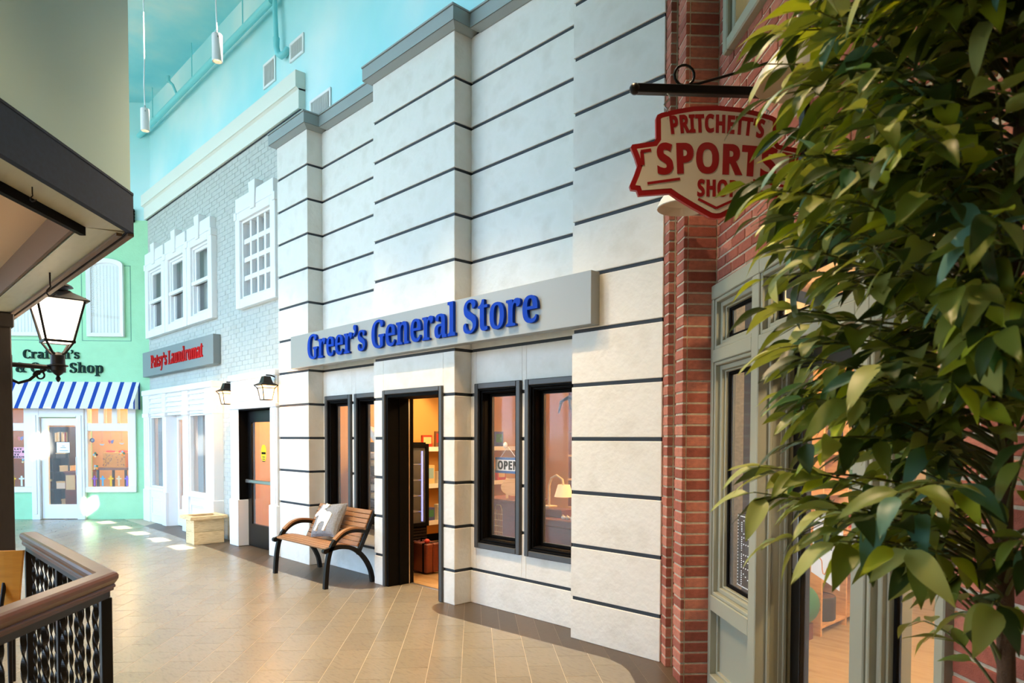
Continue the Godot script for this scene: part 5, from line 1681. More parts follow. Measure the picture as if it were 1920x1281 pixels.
	m.tube([V(-4.42, 1.97, -4.95), V(-4.39, 1.86, -4.95), V(-4.34, 1.82, -4.95)], [0.014, 0.012, 0.005], 8)
	m.tube([V(-4.30, 1.94, -4.95), V(-4.24, 1.87, -4.95), V(-4.22, 1.80, -4.95)], [0.014, 0.011, 0.004], 8)
	part("antler_beam", m, M.stuff[3], o)
	pbox("mount", V(-4.12, 1.9, -4.99), V(-4.06, 2.0, -4.91), M.stuff[7], o, 0.004)
	o = thing("plane_print", "glowing letter board shape hanging beside the cream pilaster, behind glass", "decoration", ID, V(-4.15, 1.45, -4.8))
	m = mb()
	m.ball(V(-4.15, 1.62, -4.85), V(0.055, 0.07, 0.01), 14)
	part("board_top", m, M.pine, o)
	pbox("board_band", V(-4.215, 1.53, -4.857), V(-4.085, 1.60, -4.843), M.pine, o, 0.004)
	pbox("stick", V(-4.155, 1.40, -4.855), V(-4.145, 1.55, -4.847), M.stuff[2], o)
	o = thing("carved_goose", "white carved bird hanging behind the left store window", "decoration", ID, V(-7.4, 1.7, -4.9))
	m = mb()
	m.tube([V(-7.78, 1.72, -4.85), V(-7.70, 1.68, -4.85), V(-7.60, 1.60, -4.85), V(-7.50, 1.50, -4.85), V(-7.42, 1.40, -4.85)], [0.02, 0.05, 0.06, 0.04, 0.01], 10)
	part("bird_body", m, M.stuff[6], o)
	m = mb()
	m.tube([V(-7.80, 1.73, -4.85), V(-7.86, 1.76, -4.85)], [0.018, 0.004], 8)
	part("beak", m, M.stuff[5], o)
	m = mb()
	m.tube([V(-7.66, 1.69, -4.82), V(-7.55, 1.62, -4.80), V(-7.45, 1.5, -4.80)], [0.015, 0.04, 0.008], 8)
	part("wing", m, M.stuff[6], o)
	o = thing("spindle_rack", "brown rack of stacked round goods behind the left store windows", "rack", ID, V(-7.8, 0, -4.95))
	for k in 12:
		m = mb()
		m.tube([V(-8.08, 0.2 + k * 0.105, -4.95), V(-7.63, 0.2 + k * 0.105, -4.95)], 0.042, 10)
		part("roll", m, M.stuff[[7, 3, 2, 6][k % 4]], o)
	for x in [-8.10, -7.63]:
		pbox("upright", V(x, 0, -5.0), V(x + 0.02, 1.5, -4.9), M.redwood, o, 0.003)

func band(m: MB, pts: Array, w: float, x0: float, x1: float):  # flat bar following points (z, y), w thick, between x0 and x1
	var L := []
	var R := []
	for k in pts.size():
		var d: Vector2 = (pts[mini(k + 1, pts.size() - 1)] - pts[maxi(k - 1, 0)]).normalized()
		var nn := Vector2(-d.y, d.x) * w * 0.5
		L.append(pts[k] + nn)
		R.append(pts[k] - nn)
	for k in pts.size() - 1:
		var p := []
		for x in [x0, x1]:
			for q in [L[k], L[k + 1], R[k + 1], R[k]]:
				p.append(V(x, q.y, q.x))
		m.hexa(p)

func smooth(pts: Array, n := 6) -> Array:  # Catmull-Rom through Vector2 points
	var out := []
	for k in pts.size() - 1:
		for j in n:
			out.append(pts[k].cubic_interpolate(pts[k + 1], pts[maxi(k - 1, 0)], pts[mini(k + 2, pts.size() - 1)], j / float(n)))
	out.append(pts[-1])
	return out

func street_things():
	bench()
	planter()
	# pendant spotlights over the street, a pair in view, the others out of view
	for k in 7:
		var p := V(-2.59 - 2.09 * k, 5.12, -2.66 + 0.03 * k)
		if k > 4: p = V([-4.08, -1.85][k - 5], 5.12, [-2.30, -0.95][k - 5])  # added fill spots for brick, sign and leaves, outside the row
		var l := thing("pendant_spotlight", ["unseen white cylinder spotlight on a long cord, lighting the near end of the facade", "unseen white cylinder spotlight on a long cord, over the store sign", "white cylinder pendant spotlight hanging higher in the photo, left of the wall vents", "white cylinder pendant spotlight hanging lower in the photo, beside the grey upper wall", "unseen white cylinder spotlight on a long cord, farthest along the street", "added white cylinder fill spotlight out of view, just outside the eaves corner", "added white cylinder fill spotlight out of view, over the railing"][k], "lamp", ID, p, "white pendant spotlights")
		var m := mb()
		m.lathe([Vector2(0.040, 0.0), Vector2(0.047, 0.0), Vector2(0.048, 0.004), Vector2(0.048, 0.245), Vector2(0.045, 0.25), Vector2(0.0, 0.25)], 24, p)
		m.lathe([Vector2(0.034, 0.03), Vector2(0.041, 0.0)], 24, p)
		var can := part("can", m, M.lampshade, l)
		m = mb()
		m.lathe([Vector2(0.0, 0.03), Vector2(0.036, 0.03)], 20, p)
		part("lens", m, glow(Color(1, 0.9, 0.72), 3.0), can)
		m = mb()
		m.tube([p + V(0, 0.25, 0), p + V(0, 0.29, 0)], 0.010, 8)
		m.tube([p + V(0.045, 0.21, 0.01), p + V(0.056, 0.21, 0.012)], 0.008, 8)
		part("cord_grip", m, M.steel, l)
		m = mb()
		m.tube([p + V(0, 0.28, 0), p + V(-0.012, 0.55, 0.004), p + V(0.006, 0.8, 0), p + V(0, 1.3, 0), V(p.x, 7.95, p.z)], 0.007, 6)
		part("cord", m, M.white, l)
		var s := SpotLight3D.new()
		s.name = "spot_light"
		s.light_color = Color(1.0, 0.85, 0.66)
		s.light_energy = [7.0, 15.0, 12.0, 12.0, 11.0, 6.5, 11.0][k]
		s.spot_angle = 48
		s.spot_angle_attenuation = 0.9
		s.spot_range = 30
		s.spot_attenuation = 2.0
		s.light_size = 0.04
		s.shadow_enabled = true
		l.add_child(s)
		s.position = V(0, -0.01, 0)
		s.rotation_degrees = V(-90, 0, 0)
	# painted pipe under the ceiling
	var o := thing("sprinkler_pipe", "turquoise painted pipe running under the sky ceiling along the upper wall", "pipe", ID, V(-12, 7.3, -4.2))
	var m := mb()
	m.tube([V(-15.3, 7.33, -4.16), V(-8.98, 7.33, -4.16)], 0.048, 12)
	part("main_pipe", m, M.pipe, o)
	m = mb()
	m.tube([V(-15.25, 7.33, -4.16), V(-15.40, 7.36, -4.14), V(-15.45, 7.45, -4.05), V(-15.45, 7.95, -4.0)], 0.045, 10)
	part("elbow", m, M.pipe, o)
	for x in [-13.9, -11.9, -9.9]:
		m = mb()
		m.tube([V(x, 7.33, -4.16), V(x, 7.95, -4.16)], 0.009, 6)
		m.tube([V(x - 0.015, 7.33, -4.16), V(x + 0.015, 7.33, -4.16)], 0.046, 12)
		part("hanger_rod", m, M.pipe, o)
	m = mb()
	m.tube([V(-12.6, 7.36, -4.16), V(-12.62, 7.52, -4.10), V(-12.7, 7.60, -4.06)], 0.022, 8)
	m.tube([V(-12.7, 7.58, -4.06), V(-12.7, 7.68, -4.06)], 0.03, 10)
	part("sprinkler_head", m, M.pipe, o)
	o = thing("conduit_drop", "turquoise vertical pipe with a curled end on the upper wall above the white cornice", "pipe", ID, V(-8.93, 6.7, -4.2))
	m = mb()
	m.tube([V(-8.98, 7.95, -4.2), V(-8.97, 7.3, -4.2), V(-8.93, 6.80, -4.2)], 0.032, 10)
	part("drop_pipe", m, M.pipe, o)
	m = mb()
	m.tube([V(-8.93, 6.84, -4.2), V(-8.93, 6.72, -4.2), V(-8.90, 6.62, -4.21), V(-8.84, 6.58, -4.22), V(-8.77, 6.60, -4.25), V(-8.76, 6.66, -4.28)], [0.045, 0.04, 0.04, 0.045, 0.04, 0.045], 10)
	part("curl", m, M.pipe, o)
	m = mb()
	m.tube([V(-9.02, 7.95, -4.22), V(-9.01, 7.38, -4.22)], 0.012, 8)
	part("thin_conduit", m, M.pipe, o)
	# wall vents
	var vl := ["small white wall vent just above the end of the white cornice", "white wall vent right of the curled turquoise pipe", "largest white wall vent, cut off below by the grey parapet"]
	var vr := [Rect2(-9.52, 6.40, 0.37, 0.34), Rect2(-8.725, 6.46, 0.38, 0.25), Rect2(-8.19, 5.50, 0.52, 0.29)]
	for k in 3:
		var r: Rect2 = vr[k]
		o = thing("wall_vent", vl[k], "vent", ID, V(r.get_center().x, r.position.y, -4.30), "white wall vents")
		m = mb()
		m.frame(r.position, r.end, 0.035, -4.30, -4.278, 0.004)
		part("vent_frame", m, M.white, o)
		pbox("duct", V(r.position.x + 0.03, r.position.y + 0.03, -4.30), V(r.end.x - 0.03, r.end.y - 0.03, -4.297), M.panelgrey, o)
		var n := int((r.size.x - 0.07) / 0.019)
		for j in n:
			var x := r.position.x + 0.038 + j * 0.019
			m = mb()
			m.bar(V(x, r.position.y + 0.03, -4.288), V(x, r.end.y - 0.03, -4.288), 0.004, 0.017, V(0.5, 0, 1).normalized())
			part("slat", m, M.lampshade, o)
	street_lantern()
	chair()

func bench():
	var o := thing("bench", "wooden slat garden bench with curved black metal arms in front of the store windows", "bench", ID, V(-7.17, 0, -3.9))
	var side := [-7.765, -6.59]
	for x in side:
		var w := 0.042
		var m := mb()
		band(m, smooth([Vector2(-3.59, 0.0), Vector2(-3.60, 0.14), Vector2(-3.615, 0.27), Vector2(-3.645, 0.39), Vector2(-3.70, 0.485), Vector2(-3.79, 0.555), Vector2(-3.89, 0.585), Vector2(-4.0, 0.58), Vector2(-4.09, 0.56)]), 0.044, x - w / 2, x + w / 2)
		part("leg", m, M.iron, o, "front leg that bends up into the armrest")
		m = mb()
		band(m, smooth([Vector2(-3.585, 0.395), Vector2(-3.66, 0.415), Vector2(-3.76, 0.425), Vector2(-3.88, 0.405), Vector2(-3.98, 0.35), Vector2(-4.07, 0.255), Vector2(-4.135, 0.13), Vector2(-4.16, 0.0)]), 0.044, x - w / 2, x + w / 2)
		part("leg", m, M.iron, o, "seat rail that bends down into the rear leg")
		m = mb()
		band(m, [Vector2(-3.985, 0.345), Vector2(-4.195, 0.775)], 0.04, x - w / 2 + 0.002, x + w / 2 - 0.002)
		part("back_frame", m, M.iron, o)
		m = mb()
		band(m, smooth([Vector2(-3.695, 0.505), Vector2(-3.785, 0.578), Vector2(-3.885, 0.61), Vector2(-3.99, 0.606), Vector2(-4.06, 0.592)]), 0.02, x - 0.03, x + 0.03)
		part("armrest", m, M.benchwood, o)
		m = mb()
		m.tube([V(x - 0.023, 0.395, -3.585), V(x + 0.023, 0.395, -3.585)], 0.026, 14)
		m.tube([V(x - 0.023, 0.335, -3.99), V(x + 0.023, 0.335, -3.99)], 0.022, 14)
		m.tube([V(x - 0.022, 0.01, -3.59), V(x + 0.022, 0.01, -3.59)], 0.021, 12)
		part("scroll_ends", m, M.iron, o)
	var sp := smooth([Vector2(-3.60, 0.412), Vector2(-3.66, 0.432), Vector2(-3.76, 0.442), Vector2(-3.87, 0.424), Vector2(-3.97, 0.378)], 4)
	for k in 8:
		var a: Vector2 = sp[k * 2]
		var b: Vector2 = sp[k * 2 + 2] if k * 2 + 2 < sp.size() else sp[-1]
		var m := mb()
		var d := (b - a)
		var c := (a + b) / 2
		m.t = Transform3D(Basis(V(1, 0, 0), V(0, -d.x, 0).normalized() if absf(d.y) < 1e-5 else V(0, -d.normalized().x, d.normalized().y), V(0, -d.normalized().y, -d.normalized().x)), V(-7.1775, c.y, c.x))
		m.cbox(V(-0.575, -0.011, -d.length() / 2 + 0.003), V(0.575, 0.011, d.length() / 2 - 0.003), 0.004)
		part("seat_slat", m, M.benchwood, o)
	for k in 8:
		var t0 := k / 8.0
		var a := Vector2(-3.985, 0.40).lerp(Vector2(-4.175, 0.785), t0)
		var b := Vector2(-3.985, 0.40).lerp(Vector2(-4.175, 0.785), t0 + 0.125)
		var d := (b - a).normalized()
		var c := (a + b) / 2
		var m := mb()
		m.t = Transform3D(Basis(V(1, 0, 0), V(0, d.y, d.x), V(0, -d.x, d.y)), V(-7.1775, c.y, c.x + 0.004))
		m.cbox(V(-0.575, -(b - a).length() / 2 + 0.0028, -0.010), V(0.575, (b - a).length() / 2 - 0.0028, 0.010), 0.004)
		part("back_slat", m, M.benchwood, o)
	# pillow leaning on the backrest
	var pb := Basis(V(0, 0, 1), 0.10) * Basis(V(0, 1, 0), 0.16) * Basis(V(1, 0, 0), -0.50)
	var pos := V(-7.15, 0.645, -3.945)
	var p := thing("cushion", "grey fleece cushion with a white moose shape leaning on the bench back", "cushion", ID, pos)
	cur = Vector3.ZERO
	p.transform = Transform3D(pb, pos)
	var m := mb()
	var N := 28
	var G := func(u: float, v: float, s: float) -> Vector3:
		var e := pow(maxf(0.0, (1 - pow(absf(u), 4.0)) * (1 - pow(absf(v), 4.0))), 0.5)
		var bump := 0.0035 * sin(u * 41 + v * 13) * sin(v * 37 - u * 9)
		return V(u * 0.215 * (1 - 0.05 * (1 - v * v)), v * 0.205 * (1 - 0.05 * (1 - u * u)), s * (0.075 * e + bump * e))
	for s in [-1.0, 1.0]:
		for i in N:
			for j in N:
				var q := []
				for e in [[0, 0], [1, 0], [1, 1], [0, 1]]:
					q.append(G.call((i + e[0]) * 2.0 / N - 1, (j + e[1]) * 2.0 / N - 1, s))
				m.oquad(q[0], q[1], q[2], q[3], V(0, 0, -s * 2))
	part("cover", m, M.fleece, p)
	m = mb()
	var moose := PackedVector2Array()
	for e in [[-0.095, -0.155], [-0.065, -0.155], [-0.055, -0.07], [-0.02, -0.045], [0.04, -0.05], [0.055, -0.09], [0.05, -0.155], [0.08, -0.155], [0.095, -0.07], [0.11, -0.01], [0.115, 0.04], [0.07, 0.065], [0.01, 0.07], [-0.03, 0.095], [-0.06, 0.09], [-0.035, 0.115], [0.0, 0.125], [0.02, 0.16], [-0.02, 0.15], [-0.035, 0.175], [-0.06, 0.14], [-0.085, 0.165], [-0.092, 0.115], [-0.115, 0.095], [-0.15, 0.06], [-0.168, 0.03], [-0.15, 0.012], [-0.115, 0.035], [-0.09, 0.02], [-0.095, -0.03], [-0.085, -0.08]]:
		moose.append(Vector2(e[0], e[1]))
	var dense := Geometry2D.offset_polygon(moose, 0.004, Geometry2D.JOIN_ROUND)[0]
	m.extr(dense, 0.045, 0.081)
	part("moose_patch", m, M.fleecewhite, p)

func planter():
	var o := thing("planter_box", "pale pine planter box with an overhanging rim in front of the laundromat", "planter", ID, V(-10.77, 0, -3.88))
	for k in 2:
		var y0 := 0.0 + k * 0.186
		var y1 := y0 + 0.183
		for e in [[V(-10.93, y0, -3.68), V(-10.60, y1, -3.66)], [V(-10.93, y0, -4.10), V(-10.60, y1, -4.08)], [V(-10.62, y0, -4.08), V(-10.60, y1, -3.68)], [V(-10.93, y0, -4.08), V(-10.91, y1, -3.68)]]:
			pbox("side_board", e[0], e[1], M.pine, o, 0.003)
	for e in [[V(-11.0, 0.37, -3.68), V(-10.53, 0.42, -3.59)], [V(-11.0, 0.37, -4.13), V(-10.53, 0.42, -4.06)], [V(-10.62, 0.37, -4.06), V(-10.53, 0.42, -3.68)], [V(-11.0, 0.37, -4.06), V(-10.91, 0.42, -3.68)]]:
		pbox("rim_board", e[0], e[1], M.pine, o, 0.005)
	pbox("inner_tray", V(-10.91, 0.30, -4.07), V(-10.62, 0.36, -3.69), M.redwood, o)

func street_lantern():
	var c := V(-7.65, 2.45, -1.44)
	var o := thing("street_lantern", "large glowing four sided street lantern on a scrolled bracket from the dark post", "lamp", ID, V(-7.65, 2.1, -1.44))
	var q := PI / 4
	var m := mb()
	m.lathe([Vector2(0.0, 0.385), Vector2(0.315, 0.385), Vector2(0.318, 0.395), Vector2(0.235, 0.435), Vector2(0.15, 0.47), Vector2(0.125, 0.49)], 4, c, q, true)
	part("roof", m, M.iron, o)
	m = mb()
	m.lathe([Vector2(0.09, 0.47), Vector2(0.095, 0.52), Vector2(0.135, 0.525), Vector2(0.125, 0.54), Vector2(0.07, 0.565), Vector2(0.02, 0.58), Vector2(0.0, 0.582)], 20, c)
	part("chimney_cap", m, M.iron, o)
	m = mb()
	for k in 4:
		var d := V(cos(q + k * PI / 2), 0, sin(q + k * PI / 2))
		m.tube([c + d * 0.155 + V(0, 0.02, 0), c + d * 0.265 + V(0, 0.385, 0)], 0.011, 6)
		m.tube([c + d * 0.16 + V(0, 0.02, 0), c + d * 0.07 + V(0, -0.09, 0), c + d * 0.03 + V(0, -0.10, 0)], 0.011, 6)
		m.tube([c + d * 0.27 + V(0, 0.39, 0), c + d * 0.27 + V(0, 0.42, 0)], 0.006, 6)
	part("frame_bars", m, M.iron, o)
	m = mb()
	for k in 4:
		var d := V(cos(q + k * PI / 2), 0, sin(q + k * PI / 2))
		var e := V(cos(q + (k + 1) * PI / 2), 0, sin(q + (k + 1) * PI / 2))
		m.bar(c + d * 0.165 + V(0, 0.015, 0), c + e * 0.165 + V(0, 0.015, 0), 0.016, 0.022)
	part("lower_ring", m, M.iron, o)
	m = mb()
	m.lathe([Vector2(0.14, 0.03), Vector2(0.255, 0.38)], 4, c, q, true)
	m.lathe([Vector2(0.0, 0.012), Vector2(0.15, 0.012)], 4, c, q, true)
	part("glass", m, M.lanternglass, o)
	omni("bulb_light", V(0, 0.54, 0), Color(1, 0.88, 0.72), 1.2, 0.06, o)
	m = mb()
	m.lathe([Vector2(0.0, -0.36), Vector2(0.012, -0.35), Vector2(0.022, -0.325), Vector2(0.012, -0.30), Vector2(0.03, -0.285), Vector2(0.06, -0.255), Vector2(0.065, -0.25), Vector2(0.065, -0.215), Vector2(0.085, -0.21), Vector2(0.085, -0.20), Vector2(0.06, -0.195), Vector2(0.058, -0.11), Vector2(0.04, -0.085), Vector2(0.0, -0.08)], 20, c)
	part("fitter", m, M.iron, o)
	m = mb()
	m.tube([V(-7.70, 2.235, -1.08), V(-7.655, 2.225, -1.38)], 0.022, 10)
	m.tube([V(-7.70, 2.10, -1.085), V(-7.69, 2.07, -1.14), V(-7.68, 2.10, -1.22), V(-7.67, 2.17, -1.29), V(-7.66, 2.205, -1.35)], 0.013, 8)
	var spiral := []
	for k in 18:
		var a := TAU * k / 13.0
		var rr := 0.05 - 0.0022 * k
		spiral.append(V(-7.67, 2.145 + rr * sin(a), -1.30 + rr * cos(a)))
	m.tube(spiral, 0.009, 6)
	part("scroll_bracket", m, M.iron, o)
	pbox("post_plate", V(-7.73, 2.02, -1.095), V(-7.67, 2.32, -1.08), M.iron, o, 0.004)

func chair():
	var o := thing("plywood_chair", "yellow bent plywood chair behind the railing at the left edge", "chair", ID, V(-4.75, 0, -0.45))
	var f := V(-0.80, 0, 0.60)  # along the top edge of the back, to the left
	var r0 := V(-4.90, 0.0, -0.70)
	var nrm := V(0.60, 0, 0.80)
	var m := mb()
	for k in 10:
		for j in 6:
			var p := []
			for th in [0.0, 0.014]:
				for e in [[0, 0], [1, 0], [1, 1], [0, 1]]:
					var u: float = (k + e[0]) / 10.0
					var y: float = (j + e[1]) / 6.0
					var half := lerpf(0.15, 0.235, y)
					var x := (u - 0.5) * 2 * half
					p.append(r0 + f * (0.235 + x) + nrm * (th - 0.25 * x * x / 0.235 - 0.08 * (1 - y)) + V(0, lerpf(0.56, 0.915, y), 0))
			m.hexa(p)
	part("backrest", m, M.ply, o)
	m = mb()
	m.t = Transform3D(Basis(f, V(0, 1, 0), -nrm), r0 + f * 0.235 + V(0, 0.45, 0))
	m.cbox(V(-0.21, -0.01, -0.06), V(0.21, 0.012, 0.42), 0.008)
	m.t = Transform3D.IDENTITY
	part("seat", m, M.ply, o)
	for e in [[-0.18, 0.0], [0.18, 0.0], [-0.18, 0.38], [0.18, 0.38]]:
		m = mb()
		var a: Vector3 = r0 + f * (0.235 + e[0]) - nrm * e[1]
		m.tube([a + V(0, 0.0, 0), a + V(0, 0.44, 0)], [0.011, 0.014], 8)
		part("leg", m, M.iron, o)
	m = mb()
	for sx in [-0.10, 0.10]:
		m.tube([r0 + f * (0.235 + sx) + V(0, 0.44, 0), r0 + f * (0.235 + sx) - nrm * 0.05 + V(0, 0.72, 0)], 0.012, 8)
	part("back_stay", m, M.iron, o)

func hanging_sign():
	var o := thing("sign_bracket", "black wall bracket arm with a scroll holding the sports shop sign", "bracket", GB, V(1.1, 3.17, -3.19))
	var Z := -3.19
	var m := mb()
	m.cbox(V(0.735, 3.148, Z - 0.019), V(1.515, 3.188, Z + 0.019), 0.004)
	part("arm", m, M.blackmetal, o)
	m = mb()
	m.ball(V(0.728, 3.168, Z), V(0.026, 0.026, 0.026), 14)
	part("finial", m, M.blackmetal, o)
	pbox("wall_plate", V(1.505, 2.66, Z - 0.03), V(1.53, 3.52, Z + 0.03), M.blackmetal, o, 0.004)
	m = mb()
	var path := []
	for k in 15:
		var a := -PI / 2 + TAU * k / 15.0 * 0.97
		path.append(V(0.955 - 0.046 * cos(a + PI / 2 - PI / 2) * 1.0, 3.236 + 0.046 * sin(a), Z))
	path.reverse()
	path.append(V(1.02, 3.20, Z))
	path.append(V(1.2, 3.255, Z))
	path.append(V(1.51, 3.36, Z))
	m.tube(path, 0.0065, 6)
	part("scroll", m, M.blackmetal, o)
	for x in [0.875, 1.345]:
		m = mb()
		var s := []
		for k in 21:
			var a := TAU * k / 20.0
			s.append(V(x + 0.013 * sin(a * 1.0), 3.15 - 0.07 * k / 20.0, Z + 0.006 * cos(a)))
		m.tube(s, 0.004, 6)
		m.tube([V(x, 3.148, Z), V(x, 3.155, Z)], 0.008, 8)
		for j in 3:
			var ring := []
			for k in 13:
				var a := TAU * k / 12.0
				ring.append(V(x + 0.009 * cos(a) * (1 if j % 2 else 0.2), 3.075 - j * 0.02 + 0.012 * sin(a), Z + 0.009 * cos(a) * (0.2 if j % 2 else 1)))
			m.tube(ring, 0.003, 5, false)
		part("chain_hook", m, M.steel, o)
	var g := thing("hanging_shop_sign", "shield shaped cream and red sports shop sign hanging from the bracket", "sign", GB, V(1.106, 2.6, Z))
	var c := Vector2(1.106, 2.848)
	var k := 0.000877
	var half := [[0, -288], [-125, -280], [-210, -264], [-295, -242], [-315, -232], [-322, -215], [-320, -112], [-332, -95], [-445, -77], [-453, -62], [-432, -15], [-417, 30], [-432, 75], [-457, 135], [-450, 155], [-420, 158], [-410, 185], [-245, 170], [-215, 190], [-130, 238], [-30, 290], [0, 294]]
	var poly := PackedVector2Array()
	for e in half: poly.append(c + Vector2(e[0], -e[1]) * k)
	for i in range(half.size() - 2, 0, -1): poly.append(c + Vector2(-half[i][0], -half[i][1]) * k)
	m = mb()
	m.extr(poly, Z - 0.012, Z + 0.008)
	part("red_board", m, M.signred, g)
	var inner := Geometry2D.offset_polygon(poly, -0.023, Geometry2D.JOIN_MITER)[0]
	m = mb()
	m.extr(inner, Z + 0.006, Z + 0.0105)
	part("cream_face", m, M.signcream, g)
	m = mb()
	m.extr(inner, Z - 0.0145, Z - 0.01)
	part("cream_face", m, M.signcream, g)
	var z2 := Z + 0.0115
	letters("PRITCHETT\u2019S", sans, 0.445, 0.082, 0.004, M.signred, g, V(c.x - 0.224, c.y + 0.128, z2), Basis.IDENTITY, "letter", 0.016)
	letters("SPORTS", sans, 0.565, 0.138, 0.004, M.signred, g, V(c.x - 0.283, c.y - 0.058, z2), Basis.IDENTITY, "letter", 0.012)
	letters("SHOP", sans, 0.19, 0.076, 0.004, M.signred, g, V(c.x - 0.092, c.y - 0.160, z2))
	for s in [-1.0, 1.0]:
		m = mb()
		m.bar(V(c.x + s * 0.085, c.y - 0.172, z2), V(c.x, c.y - 0.212, z2), 0.011, 0.004, V(0, 0, 1))
		part("chevron", m, M.signred, g)
		m = mb()
		m.bar(V(c.x + s * 0.32, c.y - 0.107, z2), V(c.x + s * 0.17, c.y - 0.083, z2), 0.011, 0.004, V(0, 0, 1))
		part("flourish", m, M.signred, g)
		m = mb()
		m.bar(V(c.x + s * 0.352, c.y + 0.035, z2), V(c.x + s * 0.305, c.y + 0.043, z2), 0.014, 0.004, V(0, 0, 1))
		m.bar(V(c.x + s * 0.347, c.y + 0.035, z2), V(c.x + s * 0.342, c.y - 0.025, z2), 0.016, 0.004, V(0, 0, 1))
		part("corner_mark", m, M.signred, g)

func railing():
	var o := thing("railing", "corner railing with a wooden cap and twisted dark iron balusters", "railing", ID, V(-3.34, 0, -0.79))
	var C := V(-3.352, 0, -0.79)
	var S := V(0.760406, 0, 0.649448)
	var legs := [[C, C + V(-1.73, 0, 0)], [C, C + S * 1.75]]
	var prof := [[0.030, 0.925], [0.030, 0.934], [0.036, 0.938], [0.036, 0.946], [0.032, 0.951], [0.040, 0.962], [0.047, 0.974], [0.048, 0.988], [0.042, 0.998], [0.03, 1.003]]
	# twisted flat bar, made once
	cur = Vector3.ZERO
	var tw := mb()
	var n := 96
	for k in n:
		var p := []
		for e in [k, k + 1]:
			var a: float = TAU * e / 24.0
			var y: float = 0.10 + 0.795 * e / float(n)
			var ux := V(cos(a), 0, sin(a))
			var uz := V(-sin(a), 0, cos(a))
			for q in [[-1, -1], [1, -1], [1, 1], [-1, 1]]:
				p.append(ux * 0.0098 * q[0] + uz * 0.003 * q[1] + V(0, y, 0))
		for j in 4:
			tw.oquad(p[j], p[(j + 1) % 4], p[(j + 1) % 4 + 4], p[j + 4], V(0, (p[0].y + p[4].y) / 2, 0))
	var twist := tw.done()
	cur = V(-3.34, 0, -0.79)
	for L in legs:
		var a: Vector3 = L[0]
		var b: Vector3 = L[1]
		var d := (b - a).normalized()
		var s := d.cross(Vector3.UP)
		# mitre at the corner: both legs meet in the bisecting plane
		var other: Vector3 = ((legs[1][1] if L == legs[0] else legs[0][1]) - C).normalized()
		var bis := (d - other).normalized()
		var m := mb()
		for i in prof.size() - 1:
			for sg in [-1.0, 1.0]:
				var p := []
				for e in [prof[i], prof[i + 1]]:
					for en in 2:
						var q: Vector3 = (a if en == 0 else b) + s * sg * e[0] + V(0, e[1], 0)
						if en == 0:
							# slide along d until it lies in the mitre plane through C
							var nn := bis
							q += d * (-(q - C - V(0, q.y, 0)).dot(nn) / d.dot(nn))
						p.append(q)
				m.oquad(p[0], p[1], p[3], p[2], (a + b) * 0.5 + V(0, 0.965, 0))
		var q0 := []
		for e in [[-1.0, prof[-1]], [1.0, prof[-1]]]:
			for en in 2:
				var q: Vector3 = (a if en == 0 else b) + s * e[0] * e[1][0] + V(0, e[1][1], 0)
				if en == 0:
					q += d * (-(q - C - V(0, q.y, 0)).dot(bis) / d.dot(bis))
				q0.append(q)
		m.oquad(q0[0], q0[1], q0[3], q0[2], V(q0[0].x, 0, q0[0].z))
		m.bar(b - d * 0.004 + V(0, 0.966, 0), b + V(0, 0.966, 0), 0.07, 0.07)
		part("wooden_cap", m, M.railwood, o)
		m = mb()
		m.bar(a + V(0, 0.909, 0), b + V(0, 0.909, 0), 0.036, 0.032)
		part("top_bar", m, M.blackmetal, o)
		m = mb()
		m.bar(a + V(0, 0.09, 0), b + V(0, 0.09, 0), 0.03, 0.025)
		part("bottom_bar", m, M.blackmetal, o)
		var len_ := (b - a).length()
		var cnt := int(len_ / 0.118)
		for k in cnt:
			var bl := part("baluster", twist, M.blackmetal, o)
			bl.position = a + d * (0.075 + k * (len_ - 0.1) / cnt) - cur
			bl.rotation.y = 0.4 * (k % 3)
	for q in [C, legs[0][1], legs[1][1], C + V(-0.87, 0, 0)]:
		var m := mb()
		m.cbox(q + V(-0.021, 0, -0.021), q + V(0.021, 0.895, 0.021), 0.003)
		part("post", m, M.blackmetal, o)
		m = mb()
		m.cbox(q + V(-0.05, 0, -0.05), q + V(0.05, 0.01, 0.05), 0.003)
		part("base_plate", m, M.blackmetal, o)

func crown_reach(y: float) -> float:  # how far the crown reaches from its trunk at that height
	var ys := [1.0, 1.06, 1.14, 1.23, 1.27, 1.34, 1.43, 1.51, 1.60, 1.70, 1.79, 1.88, 1.96, 2.06, 2.14, 2.24, 2.32, 2.41, 2.52, 2.7, 2.9]
	var rs := [0.08, 0.24, 0.26, 0.16, 0.26, 0.38, 0.50, 0.55, 0.49, 0.475, 0.47, 0.46, 0.53, 0.50, 0.57, 0.52, 0.47, 0.47, 0.49, 0.46, 0.35]
	for k in ys.size() - 1:
		if y < ys[k + 1]:
			return 1.1 * lerpf(rs[k], rs[k + 1], clampf((y - ys[k]) / (ys[k + 1] - ys[k]), 0, 1))
	return 0.3

